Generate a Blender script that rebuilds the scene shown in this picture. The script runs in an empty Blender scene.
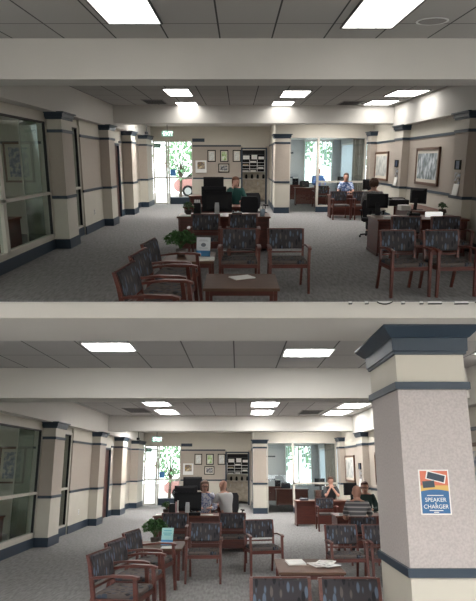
import bpy, bmesh, math, random
from mathutils import Vector, Matrix, Euler
random.seed(7)
sc = bpy.context.scene
COL = sc.collection
PI = math.pi
R = math.radians

# ------------------------------------------------------------------ camera, world, sun, exposure
EYE = 1.9                                   # eye height above both lobby floors
FOC = 576.0
TILT = math.atan(151.5 / FOC)             # half the angle between the two storeys
cd = bpy.data.cameras.new('camera')
cam = bpy.data.objects.new('camera', cd); COL.objects.link(cam)
cam.location = (0, 0, EYE); cam.rotation_euler = (PI / 2 + TILT, 0, 0)
cd.sensor_fit = 'HORIZONTAL'; cd.sensor_width = 36.0
cd.lens = FOC / 476.0 * 36.0
cd.shift_x = 0.0; cd.shift_y = 11.0 / 476.0
cd.clip_start = 0.05; cd.clip_end = 300
sc.camera = cam
w = bpy.data.worlds.new('sky'); sc.world = w; w.use_nodes = True
bg = w.node_tree.nodes['Background']
bg.inputs[0].default_value = (0.93, 0.96, 1.0, 1); bg.inputs[1].default_value = 4.6
sd = bpy.data.lights.new('sun', 'SUN'); sd.energy = 3.0; sd.angle = R(2); sd.color = (1, .96, .9)
sun = bpy.data.objects.new('sun', sd); COL.objects.link(sun)
sun.rotation_euler = (R(-14), R(4), 0)
sc.view_settings.view_transform = 'Standard'; sc.view_settings.look = 'None'
sc.view_settings.exposure = 0.0; sc.view_settings.gamma = 1.0
sc.view_settings.use_curve_mapping = False
sc.cycles.max_bounces = 7; sc.cycles.diffuse_bounces = 4; sc.cycles.transparent_max_bounces = 12
sc.cycles.use_denoising = True
DEEP = 1.2                                  # the lobby is this much deeper than the plan figures below
LAMP_BEFORE, LAMP_AFTER = 9.5, 14.5         # brightness of the ceiling fixtures of each storey

# ------------------------------------------------------------------ materials
MATS = {}
def mat(name, col, rough=.6, metal=0.0, emit=None, es=1.0, noise=None, spec=None, coat=0):
    if name in MATS: return MATS[name]
    m = bpy.data.materials.new(name); m.use_nodes = True
    nt = m.node_tree; b = nt.nodes['Principled BSDF']
    b.inputs['Base Color'].default_value = (*col, 1); b.inputs['Roughness'].default_value = rough
    b.inputs['Metallic'].default_value = metal
    if spec is not None: b.inputs['Specular IOR Level'].default_value = spec
    if coat: b.inputs['Coat Weight'].default_value = coat
    if emit: b.inputs['Emission Color'].default_value = (*emit, 1); b.inputs['Emission Strength'].default_value = es
    if noise:                                # (scale xyz, amount)
        s, amt = noise
        tc = nt.nodes.new('ShaderNodeTexCoord'); mp = nt.nodes.new('ShaderNodeMapping')
        mp.inputs['Scale'].default_value = s
        n = nt.nodes.new('ShaderNodeTexNoise'); n.inputs['Scale'].default_value = 1; n.inputs['Detail'].default_value = 4
        r = nt.nodes.new('ShaderNodeValToRGB')
        r.color_ramp.elements[0].position = .3; r.color_ramp.elements[1].position = .7
        r.color_ramp.elements[0].color = (*[c * (1 - amt) for c in col], 1)
        r.color_ramp.elements[1].color = (*[min(1, c * (1 + amt)) for c in col], 1)
        nt.links.new(tc.outputs['Object'], mp.inputs[0]); nt.links.new(mp.outputs[0], n.inputs['Vector'])
        nt.links.new(n.outputs['Fac'], r.inputs[0]); nt.links.new(r.outputs[0], b.inputs['Base Color'])
    MATS[name] = m
    return m

def fabric(name, base, blue, brown, sx=26, sz=9):
    m = bpy.data.materials.new(name); m.use_nodes = True; nt = m.node_tree; b = nt.nodes['Principled BSDF']
    b.inputs['Roughness'].default_value = .9; b.inputs['Specular IOR Level'].default_value = .2
    tc = nt.nodes.new('ShaderNodeTexCoord'); mp = nt.nodes.new('ShaderNodeMapping')
    mp.inputs['Scale'].default_value = (sx, sx * .5, sz); mp.inputs['Rotation'].default_value = (0, .12, 0)
    v = nt.nodes.new('ShaderNodeTexVoronoi'); v.inputs['Scale'].default_value = 1
    r = nt.nodes.new('ShaderNodeValToRGB'); e = r.color_ramp.elements
    e[0].position = .34; e[0].color = (1, 1, 1, 1); e[1].position = .46; e[1].color = (0, 0, 0, 1)
    c = nt.nodes.new('ShaderNodeValToRGB'); c.color_ramp.interpolation = 'CONSTANT'
    c.color_ramp.elements[0].position = 0; c.color_ramp.elements[0].color = (*blue, 1)
    c.color_ramp.elements[1].position = .5; c.color_ramp.elements[1].color = (.008, .008, .01, 1)
    c.color_ramp.elements[1].color = (.022, .022, .026, 1); k = c.color_ramp.elements.new(.75); k.color = (*brown, 1)
    sep = nt.nodes.new('ShaderNodeSeparateColor')
    mx = nt.nodes.new('ShaderNodeMix'); mx.data_type = 'RGBA'
    mx.inputs[6].default_value = (*base, 1)
    L = nt.links.new
    L(tc.outputs['Object'], mp.inputs[0]); L(mp.outputs[0], v.inputs['Vector']); L(v.outputs['Distance'], r.inputs[0])
    L(v.outputs['Color'], sep.inputs[0]); L(sep.outputs[0], c.inputs[0])
    L(r.outputs[0], mx.inputs[0]); L(c.outputs[0], mx.inputs[7]); L(mx.outputs[2], b.inputs['Base Color'])
    return m

def tile_mat(name, col, line, tx, ty, ox=0, oy=0):
    m = bpy.data.materials.new(name); m.use_nodes = True; nt = m.node_tree; b = nt.nodes['Principled BSDF']
    b.inputs['Roughness'].default_value = .9
    tc = nt.nodes.new('ShaderNodeTexCoord'); mp = nt.nodes.new('ShaderNodeMapping')
    mp.inputs['Location'].default_value = (ox, oy, 0)
    br = nt.nodes.new('ShaderNodeTexBrick'); br.offset = 0; br.squash = 1
    br.inputs['Scale'].default_value = 1; br.inputs['Brick Width'].default_value = tx; br.inputs['Row Height'].default_value = ty
    br.inputs['Mortar Size'].default_value = .011; br.inputs['Mortar Smooth'].default_value = .1
    br.inputs['Color1'].default_value = (*col, 1); br.inputs['Color2'].default_value = (*[c * .95 for c in col], 1)
    br.inputs['Mortar'].default_value = (*line, 1)
    L = nt.links.new
    L(tc.outputs['Object'], mp.inputs[0]); L(mp.outputs[0], br.inputs['Vector']); L(br.outputs['Color'], b.inputs['Base Color'])
    return m

def glass_mat(name, tint, refl=.06):
    m = bpy.data.materials.new(name); m.use_nodes = True; nt = m.node_tree
    for n in list(nt.nodes):
        if n.type == 'BSDF_PRINCIPLED': nt.nodes.remove(n)
    out = [n for n in nt.nodes if n.type == 'OUTPUT_MATERIAL'][0]
    t = nt.nodes.new('ShaderNodeBsdfTransparent'); t.inputs[0].default_value = (*tint, 1)
    g = nt.nodes.new('ShaderNodeBsdfGlossy'); g.inputs['Roughness'].default_value = .02
    mx = nt.nodes.new('ShaderNodeMixShader'); mx.inputs[0].default_value = refl
    nt.links.new(t.outputs[0], mx.inputs[1]); nt.links.new(g.outputs[0], mx.inputs[2]); nt.links.new(mx.outputs[0], out.inputs[0])
    return m

def print_mat(name, cols, scale=(6, 6, 6)):
    """a picture print: soft blotches of a few colours"""
    m = bpy.data.materials.new(name); m.use_nodes = True; nt = m.node_tree; b = nt.nodes['Principled BSDF']
    b.inputs['Roughness'].default_value = .35
    tc = nt.nodes.new('ShaderNodeTexCoord'); mp = nt.nodes.new('ShaderNodeMapping'); mp.inputs['Scale'].default_value = scale
    n = nt.nodes.new('ShaderNodeTexNoise'); n.inputs['Scale'].default_value = 1; n.inputs['Detail'].default_value = 6
    r = nt.nodes.new('ShaderNodeValToRGB'); e = r.color_ramp.elements
    e[0].position = .35; e[0].color = (*cols[0], 1); e[1].position = .62; e[1].color = (*cols[-1], 1)
    for i, c in enumerate(cols[1:-1]):
        k = e.new(.35 + .27 * (i + 1) / (len(cols) - 1)); k.color = (*c, 1)
    L = nt.links.new
    L(tc.outputs['Object'], mp.inputs[0]); L(mp.outputs[0], n.inputs['Vector']); L(n.outputs['Fac'], r.inputs[0]); L(r.outputs[0], b.inputs['Base Color'])
    return m

CREAM = mat('cream_paint', (.55, .52, .45), .6, noise=((3, 3, 3), .02))
BEIGE = mat('beige_vinyl', (.40, .35, .30), .75, noise=((60, 60, 60), .07))
GREYV = mat('grey_vinyl', (.45, .41, .40), .75, noise=((55, 55, 55), .11))
BEAM = mat('beam_paint', (.63, .61, .57), .7, noise=((2, 2, 2), .015))
NAVY = mat('navy_trim', (.017, .034, .056), .45)
FRAMEP = mat('window_frame_paint', (.55, .52, .46), .5)
ALU = mat('aluminium', (.55, .56, .57), .35, .8)
DALU = mat('dark_aluminium', (.05, .05, .055), .4, .5)
CHERRY = mat('cherry_wood', (.085, .018, .011), .42, noise=((3, 3, 30), .25))
CHERRYD = mat('dark_cherry_wood', (.06, .017, .012), .4, noise=((3, 3, 20), .25))
DESKTOP = mat('desk_top_wood', (.13, .038, .022), .38, noise=((3, 20, 20), .2), spec=.35)
OAK = mat('table_brown_wood', (.11, .06, .04), .55, noise=((3, 20, 20), .2), spec=.25)
BLACK = mat('black_plastic', (.009, .009, .011), .5, spec=.2)
DARK = mat('dark_grey_fabric', (.022, .022, .026), .9)
SCREEN = mat('monitor_glass', (.01, .01, .012), .12)
WHITE = mat('white_plastic', (.75, .75, .74), .4)
PAPER = mat('paper', (.82, .81, .78), .6)
GREEN = mat('leaf_green', (.035, .10, .025), .6, noise=((30, 30, 30), .5))
TREEG = mat('tree_leaf_green', (.22, .42, .22), .7, noise=((5, 5, 5), .45))
BARK = mat('bark', (.08, .06, .045), .9)
SOIL = mat('soil', (.03, .02, .015), .95)
POT = mat('dark_pot', (.05, .035, .03), .5)
FAB = fabric('leaf_patterned_fabric', (.048, .045, .05), (.10, .13, .18), (.11, .095, .09), 24, 8)
SEATF = fabric('leaf_patterned_seat_fabric', (.10, .084, .078), (.05, .06, .08), (.035, .027, .025), 24, 9)
CARPET = mat('grey_carpet', (.235, .23, .23), .95, noise=((26, 5, 1), .22), spec=.1)
GLASS = glass_mat('clear_glass', (.93, .96, .94)); TINT = glass_mat('tinted_glass', (.85, .9, .87), .05)
GOLD = mat('walnut_frame_wood', (.10, .04, .018), .4)
MATB = mat('picture_mat', (.62, .58, .50), .8)
SKIN = mat('skin', (.50, .27, .20), .55)
SKINP = mat('pale_skin', (.58, .34, .26), .55)
GREEND = mat('exit_green', (.01, .045, .032), .5)
EXITW = mat('exit_letter', (.5, .8, .65), .5, emit=(.5, .9, .7), es=.25)
ASPH = mat('pavement', (.40, .39, .38), .9, noise=((1, 1, 1), .08))
CABW = mat('laminate_cabinet', (.42, .36, .28), .5, noise=((8, 8, 8), .2))

# ------------------------------------------------------------------ mesh builder
class MB:
    def __init__(s): s.v = []; s.f = []; s.mi = []; s.mats = []
    def _m(s, m):
        if m not in s.mats: s.mats.append(m)
        return s.mats.index(m)
    def add(s, vs, fs, m, T=None):
        o = len(s.v); k = s._m(m)
        for v in vs:
            v = Vector(v); s.v.append(T @ v if T else v)
        for f in fs: s.f.append([o + i for i in f]); s.mi.append(k)
    def box(s, a, b, m, T=None, bev=0):
        x0, x1 = sorted((a[0], b[0])); y0, y1 = sorted((a[1], b[1])); z0, z1 = sorted((a[2], b[2]))
        if bev:
            bm = bmesh.new(); bmesh.ops.create_cube(bm, size=1)
            for v in bm.verts: v.co = Vector((x0 + (v.co.x + .5) * (x1 - x0), y0 + (v.co.y + .5) * (y1 - y0), z0 + (v.co.z + .5) * (z1 - z0)))
            bmesh.ops.bevel(bm, geom=bm.edges[:], offset=bev, segments=2, affect='EDGES', profile=.5)
            bm.verts.index_update()
            s.add([v.co.copy() for v in bm.verts], [[v.index for v in f.verts] for f in bm.faces], m, T); bm.free(); return
        s.add([(x0, y0, z0), (x1, y0, z0), (x1, y1, z0), (x0, y1, z0), (x0, y0, z1), (x1, y0, z1), (x1, y1, z1), (x0, y1, z1)],
              [(0, 3, 2, 1), (4, 5, 6, 7), (0, 1, 5, 4), (1, 2, 6, 5), (2, 3, 7, 6), (3, 0, 4, 7)], m, T)
    def loft(s, rings, m, T=None, cap=True):
        n = len(rings[0]); vs = [p for r in rings for p in r]; fs = []
        for i in range(len(rings) - 1):
            for j in range(n): fs.append((i * n + j, i * n + (j + 1) % n, (i + 1) * n + (j + 1) % n, (i + 1) * n + j))
        if cap: fs.append(tuple(range(n))[::-1]); fs.append(tuple((len(rings) - 1) * n + j for j in range(n)))
        s.add(vs, fs, m, T)
    def lathe(s, prof, m, T=None, n=16):       # (r, z) pairs
        s.loft([[(r * math.cos(2 * PI * j / n), r * math.sin(2 * PI * j / n), z) for j in range(n)] for r, z in prof], m, T)
    def bar(s, pts, wx, wy, m, T=None, axis='z'):   # bar of rectangular section through points, section in xy (axis z) or yz/xz
        rings = []
        for i, p in enumerate(pts):
            a = wx[i] if isinstance(wx, (list, tuple)) else wx; b = wy[i] if isinstance(wy, (list, tuple)) else wy
            x, y, z = p
            if axis == 'z': rings.append([(x - a, y - b, z), (x + a, y - b, z), (x + a, y + b, z), (x - a, y + b, z)])
            elif axis == 'y': rings.append([(x - a, y, z - b), (x + a, y, z - b), (x + a, y, z + b), (x - a, y, z + b)])
            else: rings.append([(x, y - a, z - b), (x, y + a, z - b), (x, y + a, z + b), (x, y - a, z + b)])
        s.loft(rings, m, T)
    def tube(s, pts, r, m, T=None, n=8):
        rings = []; P = [Vector(p) for p in pts]
        for i, p in enumerate(P):
            d = (P[min(i + 1, len(P) - 1)] - P[max(i - 1, 0)]).normalized()
            u = d.cross(Vector((0, 0, 1))); u = u.normalized() if u.length > 1e-3 else Vector((1, 0, 0)); v = d.cross(u)
            rr = r[i] if isinstance(r, (list, tuple)) else r
            rings.append([p + rr * (math.cos(2 * PI * j / n) * u + math.sin(2 * PI * j / n) * v) for j in range(n)])
        s.loft(rings, m, T)
    def ball(s, c, r, m, T=None, n=12, k=8):
        c = Vector(c); r = Vector(r) if hasattr(r, '__len__') else Vector((r, r, r))
        s.loft([[(c.x + r.x * math.sin(a) * math.cos(2 * PI * j / n), c.y + r.y * math.sin(a) * math.sin(2 * PI * j / n), c.z - r.z * math.cos(a)) for j in range(n)]
                for a in [PI * (i + .02) / (k + .04) if i else .02 for i in range(k + 1)]], m, T)
    def build(s, name, parent=None, K=None, loc=(0, 0, 0), rz=0, smooth=False):
        me = bpy.data.meshes.new(name); me.from_pydata([tuple(v) for v in s.v], [], s.f)
        for m in s.mats: me.materials.append(m)
        me.polygons.foreach_set('material_index', s.mi)
        if smooth: me.polygons.foreach_set('use_smooth', [True] * len(me.polygons))
        me.update()
        bm = bmesh.new(); bm.from_mesh(me); bmesh.ops.recalc_face_normals(bm, faces=bm.faces); bm.to_mesh(me); bm.free()
        o = bpy.data.objects.new(name, me); COL.objects.link(o)
        if parent: o.parent = parent
        elif K: o.matrix_world = K.M @ Matrix.Translation((loc[0], loc[1] * DEEP, loc[2])) @ Matrix.Rotation(rz, 4, 'Z')
        return o

def tag(o, label=None, cat=None, group=None, kind=None):
    if label: o['label'] = label
    if cat: o['category'] = cat
    if group: o['group'] = group
    if kind: o['kind'] = kind
    return o
def thing(name, label, cat, K, loc, rz=0, group=None):
    o = bpy.data.objects.new(name, None); COL.objects.link(o); o.empty_display_size = .1
    o.matrix_world = K.M @ Matrix.Translation((loc[0], loc[1] * DEEP, loc[2])) @ Matrix.Rotation(rz, 4, 'Z')
    return tag(o, label, cat, group)
def struct(o, label=None): return tag(o, label, kind='structure')
def copy_thing(root, K, loc, rz, label, group=None):
    r = root.copy(); COL.objects.link(r)
    r.matrix_world = K.M @ Matrix.Translation((loc[0], loc[1] * DEEP, loc[2])) @ Matrix.Rotation(rz, 4, 'Z')
    r['label'] = label
    if group: r['group'] = group
    elif 'group' in r: del r['group']
    for ch in list(root.children):
        c = ch.copy(); COL.objects.link(c); c.parent = r
        for g in ch.children:
            d = g.copy(); COL.objects.link(d); d.parent = c
    return r

class Storey: pass
def plane_cut(root, K):
    """the upper storey ends at its slab edge: what would reach out past the edge is not built"""
    for o in [root] + list(root.children_recursive):
        if o.type != 'MESH': continue
        me = o.data.copy(); o.data = me
        Li = (K.M.inverted() @ (root.matrix_world @ o.matrix_local if o is not root else o.matrix_world)).inverted()
        co = Li @ Vector((0, 0, EYE)); co2 = Li @ Vector((0, 1, EYE - K.edge)); co3 = Li @ Vector((1, 0, EYE))
        no = (co3 - co).cross(co2 - co)
        up = (Li.to_3x3() @ Vector((0, 0, 1)))
        if no.dot(up) < 0: no = -no
        bm = bmesh.new(); bm.from_mesh(me)
        g = bmesh.ops.bisect_plane(bm, geom=bm.verts[:] + bm.edges[:] + bm.faces[:], plane_co=co, plane_no=no, clear_inner=True)
        es = [e for e in g['geom_cut'] if isinstance(e, bmesh.types.BMEdge)]
        try: bmesh.ops.holes_fill(bm, edges=es, sides=0)
        except Exception: pass
        bm.to_mesh(me); bm.free()
        if len(me.polygons) == 0: bpy.data.objects.remove(o)

UP = Storey(); UP.top = True
UP.M = Matrix.Translation((0, 0, EYE)) @ Matrix.Rotation(2 * TILT, 4, 'X') @ Matrix.Translation((0, 0, -EYE))
UP.edge = math.tan(TILT - math.atan(10.5 / FOC)); UP.x = lambda x: x; UP.y = lambda y: y; UP.word = 'upstairs'
UP.b1, UP.b2 = 7.1, 15.3
LO = Storey(); LO.top = False; LO.M = Matrix.Identity(4)
LO.x = lambda x: x - .73; LO.y = lambda y: y * 1.04 + .95; LO.word = 'downstairs'
LO.b1, LO.b2 = 8.3, 17.0
CEIL = 3.5

# ------------------------------------------------------------------ the shell
def zoned(mb, x0, y0, x1, y1, top=2.87, mid=None):
    """a stretch of wall: cream below the rail, vinyl between rail and band, cream above"""
    mb.box((x0, y0, 0), (x1, y1, 1.1), CREAM)
    mb.box((x0, y0, 1.1), (x1, y1, 2.48), mid or BEIGE)
    mb.box((x0, y0, 2.48), (x1, y1, top), CREAM)
def bands(mb, x0, y0, x1, y1, e=.022, rail=True, band=True):
    """navy base, chair rail and upper band standing proud of a box"""
    mb.box((x0 - e, y0 - e, 0), (x1 + e, y1 + e, .21), NAVY)
    if rail: mb.box((x0 - e, y0 - e, 1.085), (x1 + e, y1 + e, 1.15), NAVY)
    if band: mb.box((x0 - e, y0 - e, 2.46), (x1 + e, y1 + e, 2.525), NAVY)
def column(K, x0, y0, x1, y1, label, mid=None, top=2.88, crown=True):
    r = bpy.data.objects.new('column', None); COL.objects.link(r); r.matrix_world = K.M @ Matrix.Translation((0, 0, 0))
    struct(r, label)
    b = MB(); zoned(b, x0, y0, x1, y1, top, mid); b.build('shaft', r)
    b = MB(); bands(b, x0, y0, x1, y1); b.build('navy_bands', r)
    if crown:
        b = MB()
        for (z0, z1, e) in ((top - .15, top - .11, .025), (top - .11, top - .03, .05), (top - .03, top, .09)):
            b.box((x0 - e, y0 - e, z0), (x1 + e, y1 + e, z1), NAVY)
        b.build('crown', r)
    return r

def troffer(K, x, y, wx, wy, label, power, grp, style, z=CEIL):
    wy *= DEEP
    t = thing('ceiling_light', label, 'ceiling light', K, (x, y, z), 0, grp)
    b = MB(); f = .022; z0, z1 = -.02, -.002
    fm = DALU if style == 'before' else WHITE
    for a, c in (((-wx / 2, -wy / 2), (wx / 2, -wy / 2 + f)), ((-wx / 2, wy / 2 - f), (wx / 2, wy / 2)), ((-wx / 2, -wy / 2), (-wx / 2 + f, wy / 2)), ((wx / 2 - f, -wy / 2), (wx / 2, wy / 2))):
        b.box((*a, z0), (*c, z1), fm)
    b.build('light_frame', t)
    b = MB()
    if style == 'before':
        e = mat('prismatic_diffuser_lit_%d' % round(power * 10), (.9, .9, .88), .5, emit=(1, .97, .93), es=power)
        b.box((-wx / 2 + f, -wy / 2 + f, -.012), (wx / 2 - f, wy / 2 - f, -.006), e); b.build('diffuser', t)
        b = MB()
        for k in (-1, 1): b.box((k * wx / 6 - .005, -wy / 2 + f, -.016), (k * wx / 6 + .005, wy / 2 - f, -.0125), WHITE)
        b.build('louvre_bar', t)
    else:
        e = mat('centre_basket_lit_%d' % round(power * 10), (.9, .9, .9), .5, emit=(1, .98, .95), es=power * 1.7)
        b.box((-wx * .34, -wy * .42, -.02), (wx * .34, wy * .42, -.008), e); b.build('diffuser', t)
        b = MB(); e2 = mat('side_reflector_%d' % round(power * 10), (.8, .8, .8), .4, emit=(1, .98, .95), es=power * .18)
        b.box((-wx / 2 + f, -wy / 2 + f, -.007), (wx / 2 - f, wy / 2 - f, -.003), e2); b.build('reflector', t)
    return t

def vent(K, x, y, wx, wy, label):
    wy *= DEEP
    t = thing('ceiling_vent', label, 'air vent', K, (x, y, CEIL))
    b = MB(); b.box((-wx / 2, -wy / 2, -.015), (wx / 2, wy / 2, -.002), mat('vent_grey', (.18, .17, .16), .5)); b.build('frame', t)
    b = MB()
    for k in range(5):
        yy = -wy / 2 + wy * (k + .8) / 5.6
        b.box((-wx / 2 + .04, yy - wy * .05, -.022), (wx / 2 - .04, yy + wy * .05, -.015), BLACK)
    b.build('louvre', t)

def shell(K, st):
    X, Y = K.x, K.y
    xl, xr, yb = X(-4.05), X(4.95), Y(21.7)
    fy0 = 6.53 if K.top else .8
    # floor
    b = MB(); b.box((X(-9), fy0, -.02), (X(9), yb, 0), CARPET); struct(b.build('floor', None, K))
    if K.top:
        b = MB(); b.box((-9, 6.53, -.25), (9, 22, -.021), mat('slab_edge_white', (.8, .8, .78), .7)); struct(b.build('trim_1', None, K), 'white edge of the floor slab')
    # ceiling
    cy = {True: -.4, False: 4.9}[K.top]
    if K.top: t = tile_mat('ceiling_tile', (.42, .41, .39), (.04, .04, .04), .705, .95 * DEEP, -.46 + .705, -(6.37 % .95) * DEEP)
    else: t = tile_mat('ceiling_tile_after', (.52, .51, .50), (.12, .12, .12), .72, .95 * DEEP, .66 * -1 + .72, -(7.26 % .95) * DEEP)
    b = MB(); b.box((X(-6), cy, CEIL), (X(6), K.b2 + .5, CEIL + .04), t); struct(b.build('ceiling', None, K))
    # beams
    b = MB(); b.box((X(-6), K.b1, 2.98), (X(6), K.b1 + .6, CEIL), BEAM); struct(b.build('trim_2', None, K), 'painted ceiling beam, nearer of the two')
    b = MB(); b.box((X(-6), K.b2, 2.98), (X(6), K.b2 + .6, CEIL), BEAM); b.box((X(-6), K.b2 + .6, 3.3), (X(6), yb + .1, CEIL), BEAM); struct(b.build('trim_3', None, K), 'painted low ceiling beam over the back of the lobby')
    # side bulkheads
    b = MB(); b.box((X(-9) + 2.5, fy0 if K.top else 4.8, 2.87), (X(-3.78), yb, CEIL), BEAM); struct(b.build('trim_4', None, K), 'painted side bulkhead over the left wall')
    b = MB(); b.box((X(4.72), fy0 if K.top else 4.8, 2.87), (X(6.5), K.b2 + .02, CEIL), BEAM); struct(b.build('trim_5', None, K), 'painted side bulkhead over the right wall')
    # left wall ---------------------------------------------------------------
    b = MB(); y0 = fy0 if K.top else 5.0
    wy = lambda y: Y(y)
    b.box((xl - .12, y0, 0), (xl, wy(10.6), .27), CREAM)                  # under the big window
    b.box((xl - .12, y0, 2.72), (xl, wy(12.65), 2.88), CREAM)
    b.box((xl - .12, wy(11.25), 0), (xl, wy(12.65), .2), CREAM)
    zoned(b, xl - .12, wy(12.65), xl + .06, wy(14.4)); zoned(b, xl - .12, wy(14.4), xl, wy(15.4)); 
    b.box((xl - .12, wy(15.4), 2.44), (xl, wy(16.9), 2.88), CREAM)
    zoned(b, xl - .12, wy(16.9), xl, yb)
    struct(b.build('wall_left', None, K))
    b = MB(); e = .022
    b.box((xl - .01, y0, 0), (xl + e, wy(10.6), .21), NAVY); b.box((xl - .01, wy(11.25), 0), (xl + e, wy(12.65), .21), NAVY)
    for a, c, d in ((12.65, 14.4, .06), (14.4, 15.35, 0), (16.95, 21.65, 0)):
        xx = xl + d
        b.box((xx - .01, wy(a), 0), (xx + e, wy(c), .21), NAVY)
    struct(b.build('baseboard_left', None, K))
    b = MB()
    for a, c, d in ((12.65, 14.4, .06), (14.4, 15.35, 0), (16.95, 21.65, 0)):
        xx = xl + d
        b.box((xx - .01, wy(a) - (e if d else 0), 1.085), (xx + e, wy(c), 1.15), NAVY); b.box((xx - .01, wy(a) - (e if d else 0), 2.46), (xx + e, wy(c), 2.525), NAVY)
    struct(b.build('trim_6', None, K), 'navy chair rail and band along the left wall')
    # columns on the left
    cx = X(-3.72)
    for a, c, lab in ((10.6, 11.25, 'nearest pilaster'), (14.4, 15.05, 'second pilaster'), (17.4, 18.15, 'third pilaster'), (20.3, 21.6, 'farthest pilaster')):
        column(K, xl - .05, wy(a), cx, wy(c), 'vinyl-covered %s of the left wall with navy crown' % lab)
    # big window and narrow window
    for n, (a, c, zb, zt, zm) in enumerate(((y0 + .02, wy(10.6), .27, 2.72, 1.18), (wy(11.25), wy(12.65), .2, 2.72, 1.18))):
        r = bpy.data.objects.new('window_%d' % (n + 1), None); COL.objects.link(r); r.matrix_world = K.M.copy(); struct(r)
        b = MB(); f = .045
        xs0, xs1 = xl - .1, xl + .02
        posts = [a, c - f * 1.6]
        if n == 0: posts.append(wy(8.35))
        for p in posts: b.box((xs0, p, zb), (xs1, p + f * (2.6 if n == 0 and p not in (a, c - f * 1.6) else 1.6), zt), FRAMEP)
        for z in (zb, zm, zt - f): b.box((xs0, a, z), (xs1, c, z + f * 1.3), FRAMEP)
        b.build('window_frame', r)
        b = MB(); b.box((xl - .05, a, zb), (xl - .044, c, zt), TINT if n == 0 else GLASS); b.build('pane', r)
        b = MB(); b.box((xs0 + .05, c - f * 1.8, zb + .06), (xs1 - .01, c - f * 1.6, zt - .05), BLACK); b.box((xs0 + .02, a + f * 1.7, zt - f - .03), (xs1 - .01, c - f * 2.1, zt - f), BLACK); b.build('gasket', r)
    # dark door in the left wall
    r = bpy.data.objects.new('door_1', None); COL.objects.link(r); r.matrix_world = K.M.copy(); struct(r)
    b = MB(); b.box((xl - .09, wy(15.48), 0), (xl - .03, wy(16.82), 2.36), CHERRYD); b.build('door_leaf', r)
    b = MB()
    for p in (15.4, 16.82): b.box((xl - .12, wy(p), 0), (xl + .03, wy(p) + .09, 2.44), NAVY)
    b.box((xl - .12, wy(15.4), 2.36), (xl + .03, wy(16.9), 2.44), NAVY); b.build('door_frame', r)
    b = MB(); b.tube([(xl - .03, wy(15.65), 1.0), (xl + .03, wy(15.65), 1.0), (xl + .03, wy(15.8), 1.0)], .012, ALU); b.build('door_handle', r)
    # outlet on the left wall
    o = thing('wall_outlet', 'white power outlet low on the left wall between the first two pilasters, %s' % st, 'outlet', K, (xl + .06, wy(13.5), .5))
    b = MB(); b.box((0, -.045, -.07), (.012, .045, .07), WHITE); b.build('cover_plate', o)
    b = MB(); b.box((.012, -.015, .015), (.014, .015, .045), BLACK); b.box((.012, -.015, -.045), (.014, .015, -.015), BLACK); b.build('socket', o)
    # office behind the big window
    oy = wy(12.75)
    b = MB(); b.box((xl - 4, oy, 0), (xl - .12, oy + .1, CEIL), CREAM); b.box((xl - 4, oy - .015, 2.3), (xl - .7, oy, 2.36), NAVY); struct(b.build('wall_office', None, K))
    b = MB(); b.box((xl - 4, y0, 2.9), (xl - .121, oy, 2.95), BEAM); struct(b.build('ceiling_office', None, K))
    b = MB(); b.box((xl - 4.1, y0, 0), (xl - 4, oy, 2.9), CREAM); struct(b.build('wall_office_far', None, K))
    pc = (-5.62 if K.top else -6.45)
    picture(K, (pc, oy - .03, 1.84), 0, .75, 1.0, 'walnut framed blue print hanging in the glazed office, %s' % st, ART1)
    desk(K, (xl - 1.25, wy(9.9), 0), 1.5, .7, 0, 'dark cherry desk seen through the big office window, %s' % st, simple=True)
    o = thing('apple', 'red apple on the desk behind the office glass, %s' % st, 'fruit', K, (xl - .78, wy(9.7), .75))
    b = MB(); b.ball((0, 0, .055), (.06, .06, .055), mat('apple_red', (.35, .02, .02), .3)); b.build('apple_body', o, smooth=True)
    b = MB(); b.tube([(0, 0, .1), (.01, 0, .13)], .005, BARK); b.build('stem', o)
    monitor(K, (xl - 1.2, wy(10.0), .75), 200, 'black monitor on the desk behind the office glass, %s' % st, .42, .3)
    o = thing('glass_screen', 'pale translucent panel standing inside the glazed office, %s' % st, 'screen', K, (xl - .3, wy(10.45), 0))
    b = MB(); b.box((-.2, -.01, .0), (.17, .01, 2.7), glass_pale); b.build('panel', o)
    b = MB(); b.box((-.23, -.02, 0), (-.2, .02, 2.72), FRAMEP); b.build('panel_edge', o)
    o = thing('ceiling_light', 'lit ceiling panel inside the glazed office, %s' % st, 'ceiling light', K, (xl - 1.6, wy(9.6), 2.9))
    b = MB(); b.box((-.35, -.45, -.02), (.35, .45, -.005), mat('office_diffuser_' + st[:5], (.9, .9, .9), .5, emit=(1, .97, .92), es=130 if K.top else 200)); b.build('diffuser', o)
    b = MB(); b.box((-.38, -.48, -.012), (.38, .48, -.002), WHITE); b.build('light_frame', o)
    for (lx, ly, lz, nm) in ((-2.6, 18.0, 3.3, 'before the entry door'), (-.2, 18.4, 3.3, 'before the framed certificates'), (3.2, 17.0, 3.3, 'before the glazed office')):
        troffer(K, X(lx), wy(ly), 1.2, .5, 'recessed ceiling light in the low back ceiling %s, %s' % (nm, st), 60 if K.top else 66, None, 'before' if K.top else 'after', lz)
    troffer(K, X(.7), yb + 1.0, .8, .6, 'added unseen ceiling light inside the back shelf room, %s' % st, 6, None, 'before', 2.9)  # added out of view to light the shelf room
    troffer(K, X(3.4), wy(20.8), 1.2, .5, 'added ceiling light inside the glazed rear office, %s' % st, 5, None, 'before', 2.85)  # lamp added to brighten the rear office
    # back wall ------------------------------------------------------------------
    b = MB(); T = .15
    b.box((xl - .1, yb, 2.72), (X(-1.98), yb + T, 3.31), CREAM)
    zoned(b, X(-1.98), yb, X(.2), yb + T, 3.31); b.box((X(.2), yb, 2.36), (X(1.2), yb + T, 3.31), CREAM); zoned(b, X(1.2), yb, X(1.45), yb + T, 3.31)
    struct(b.build('wall_back', None, K))
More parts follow.
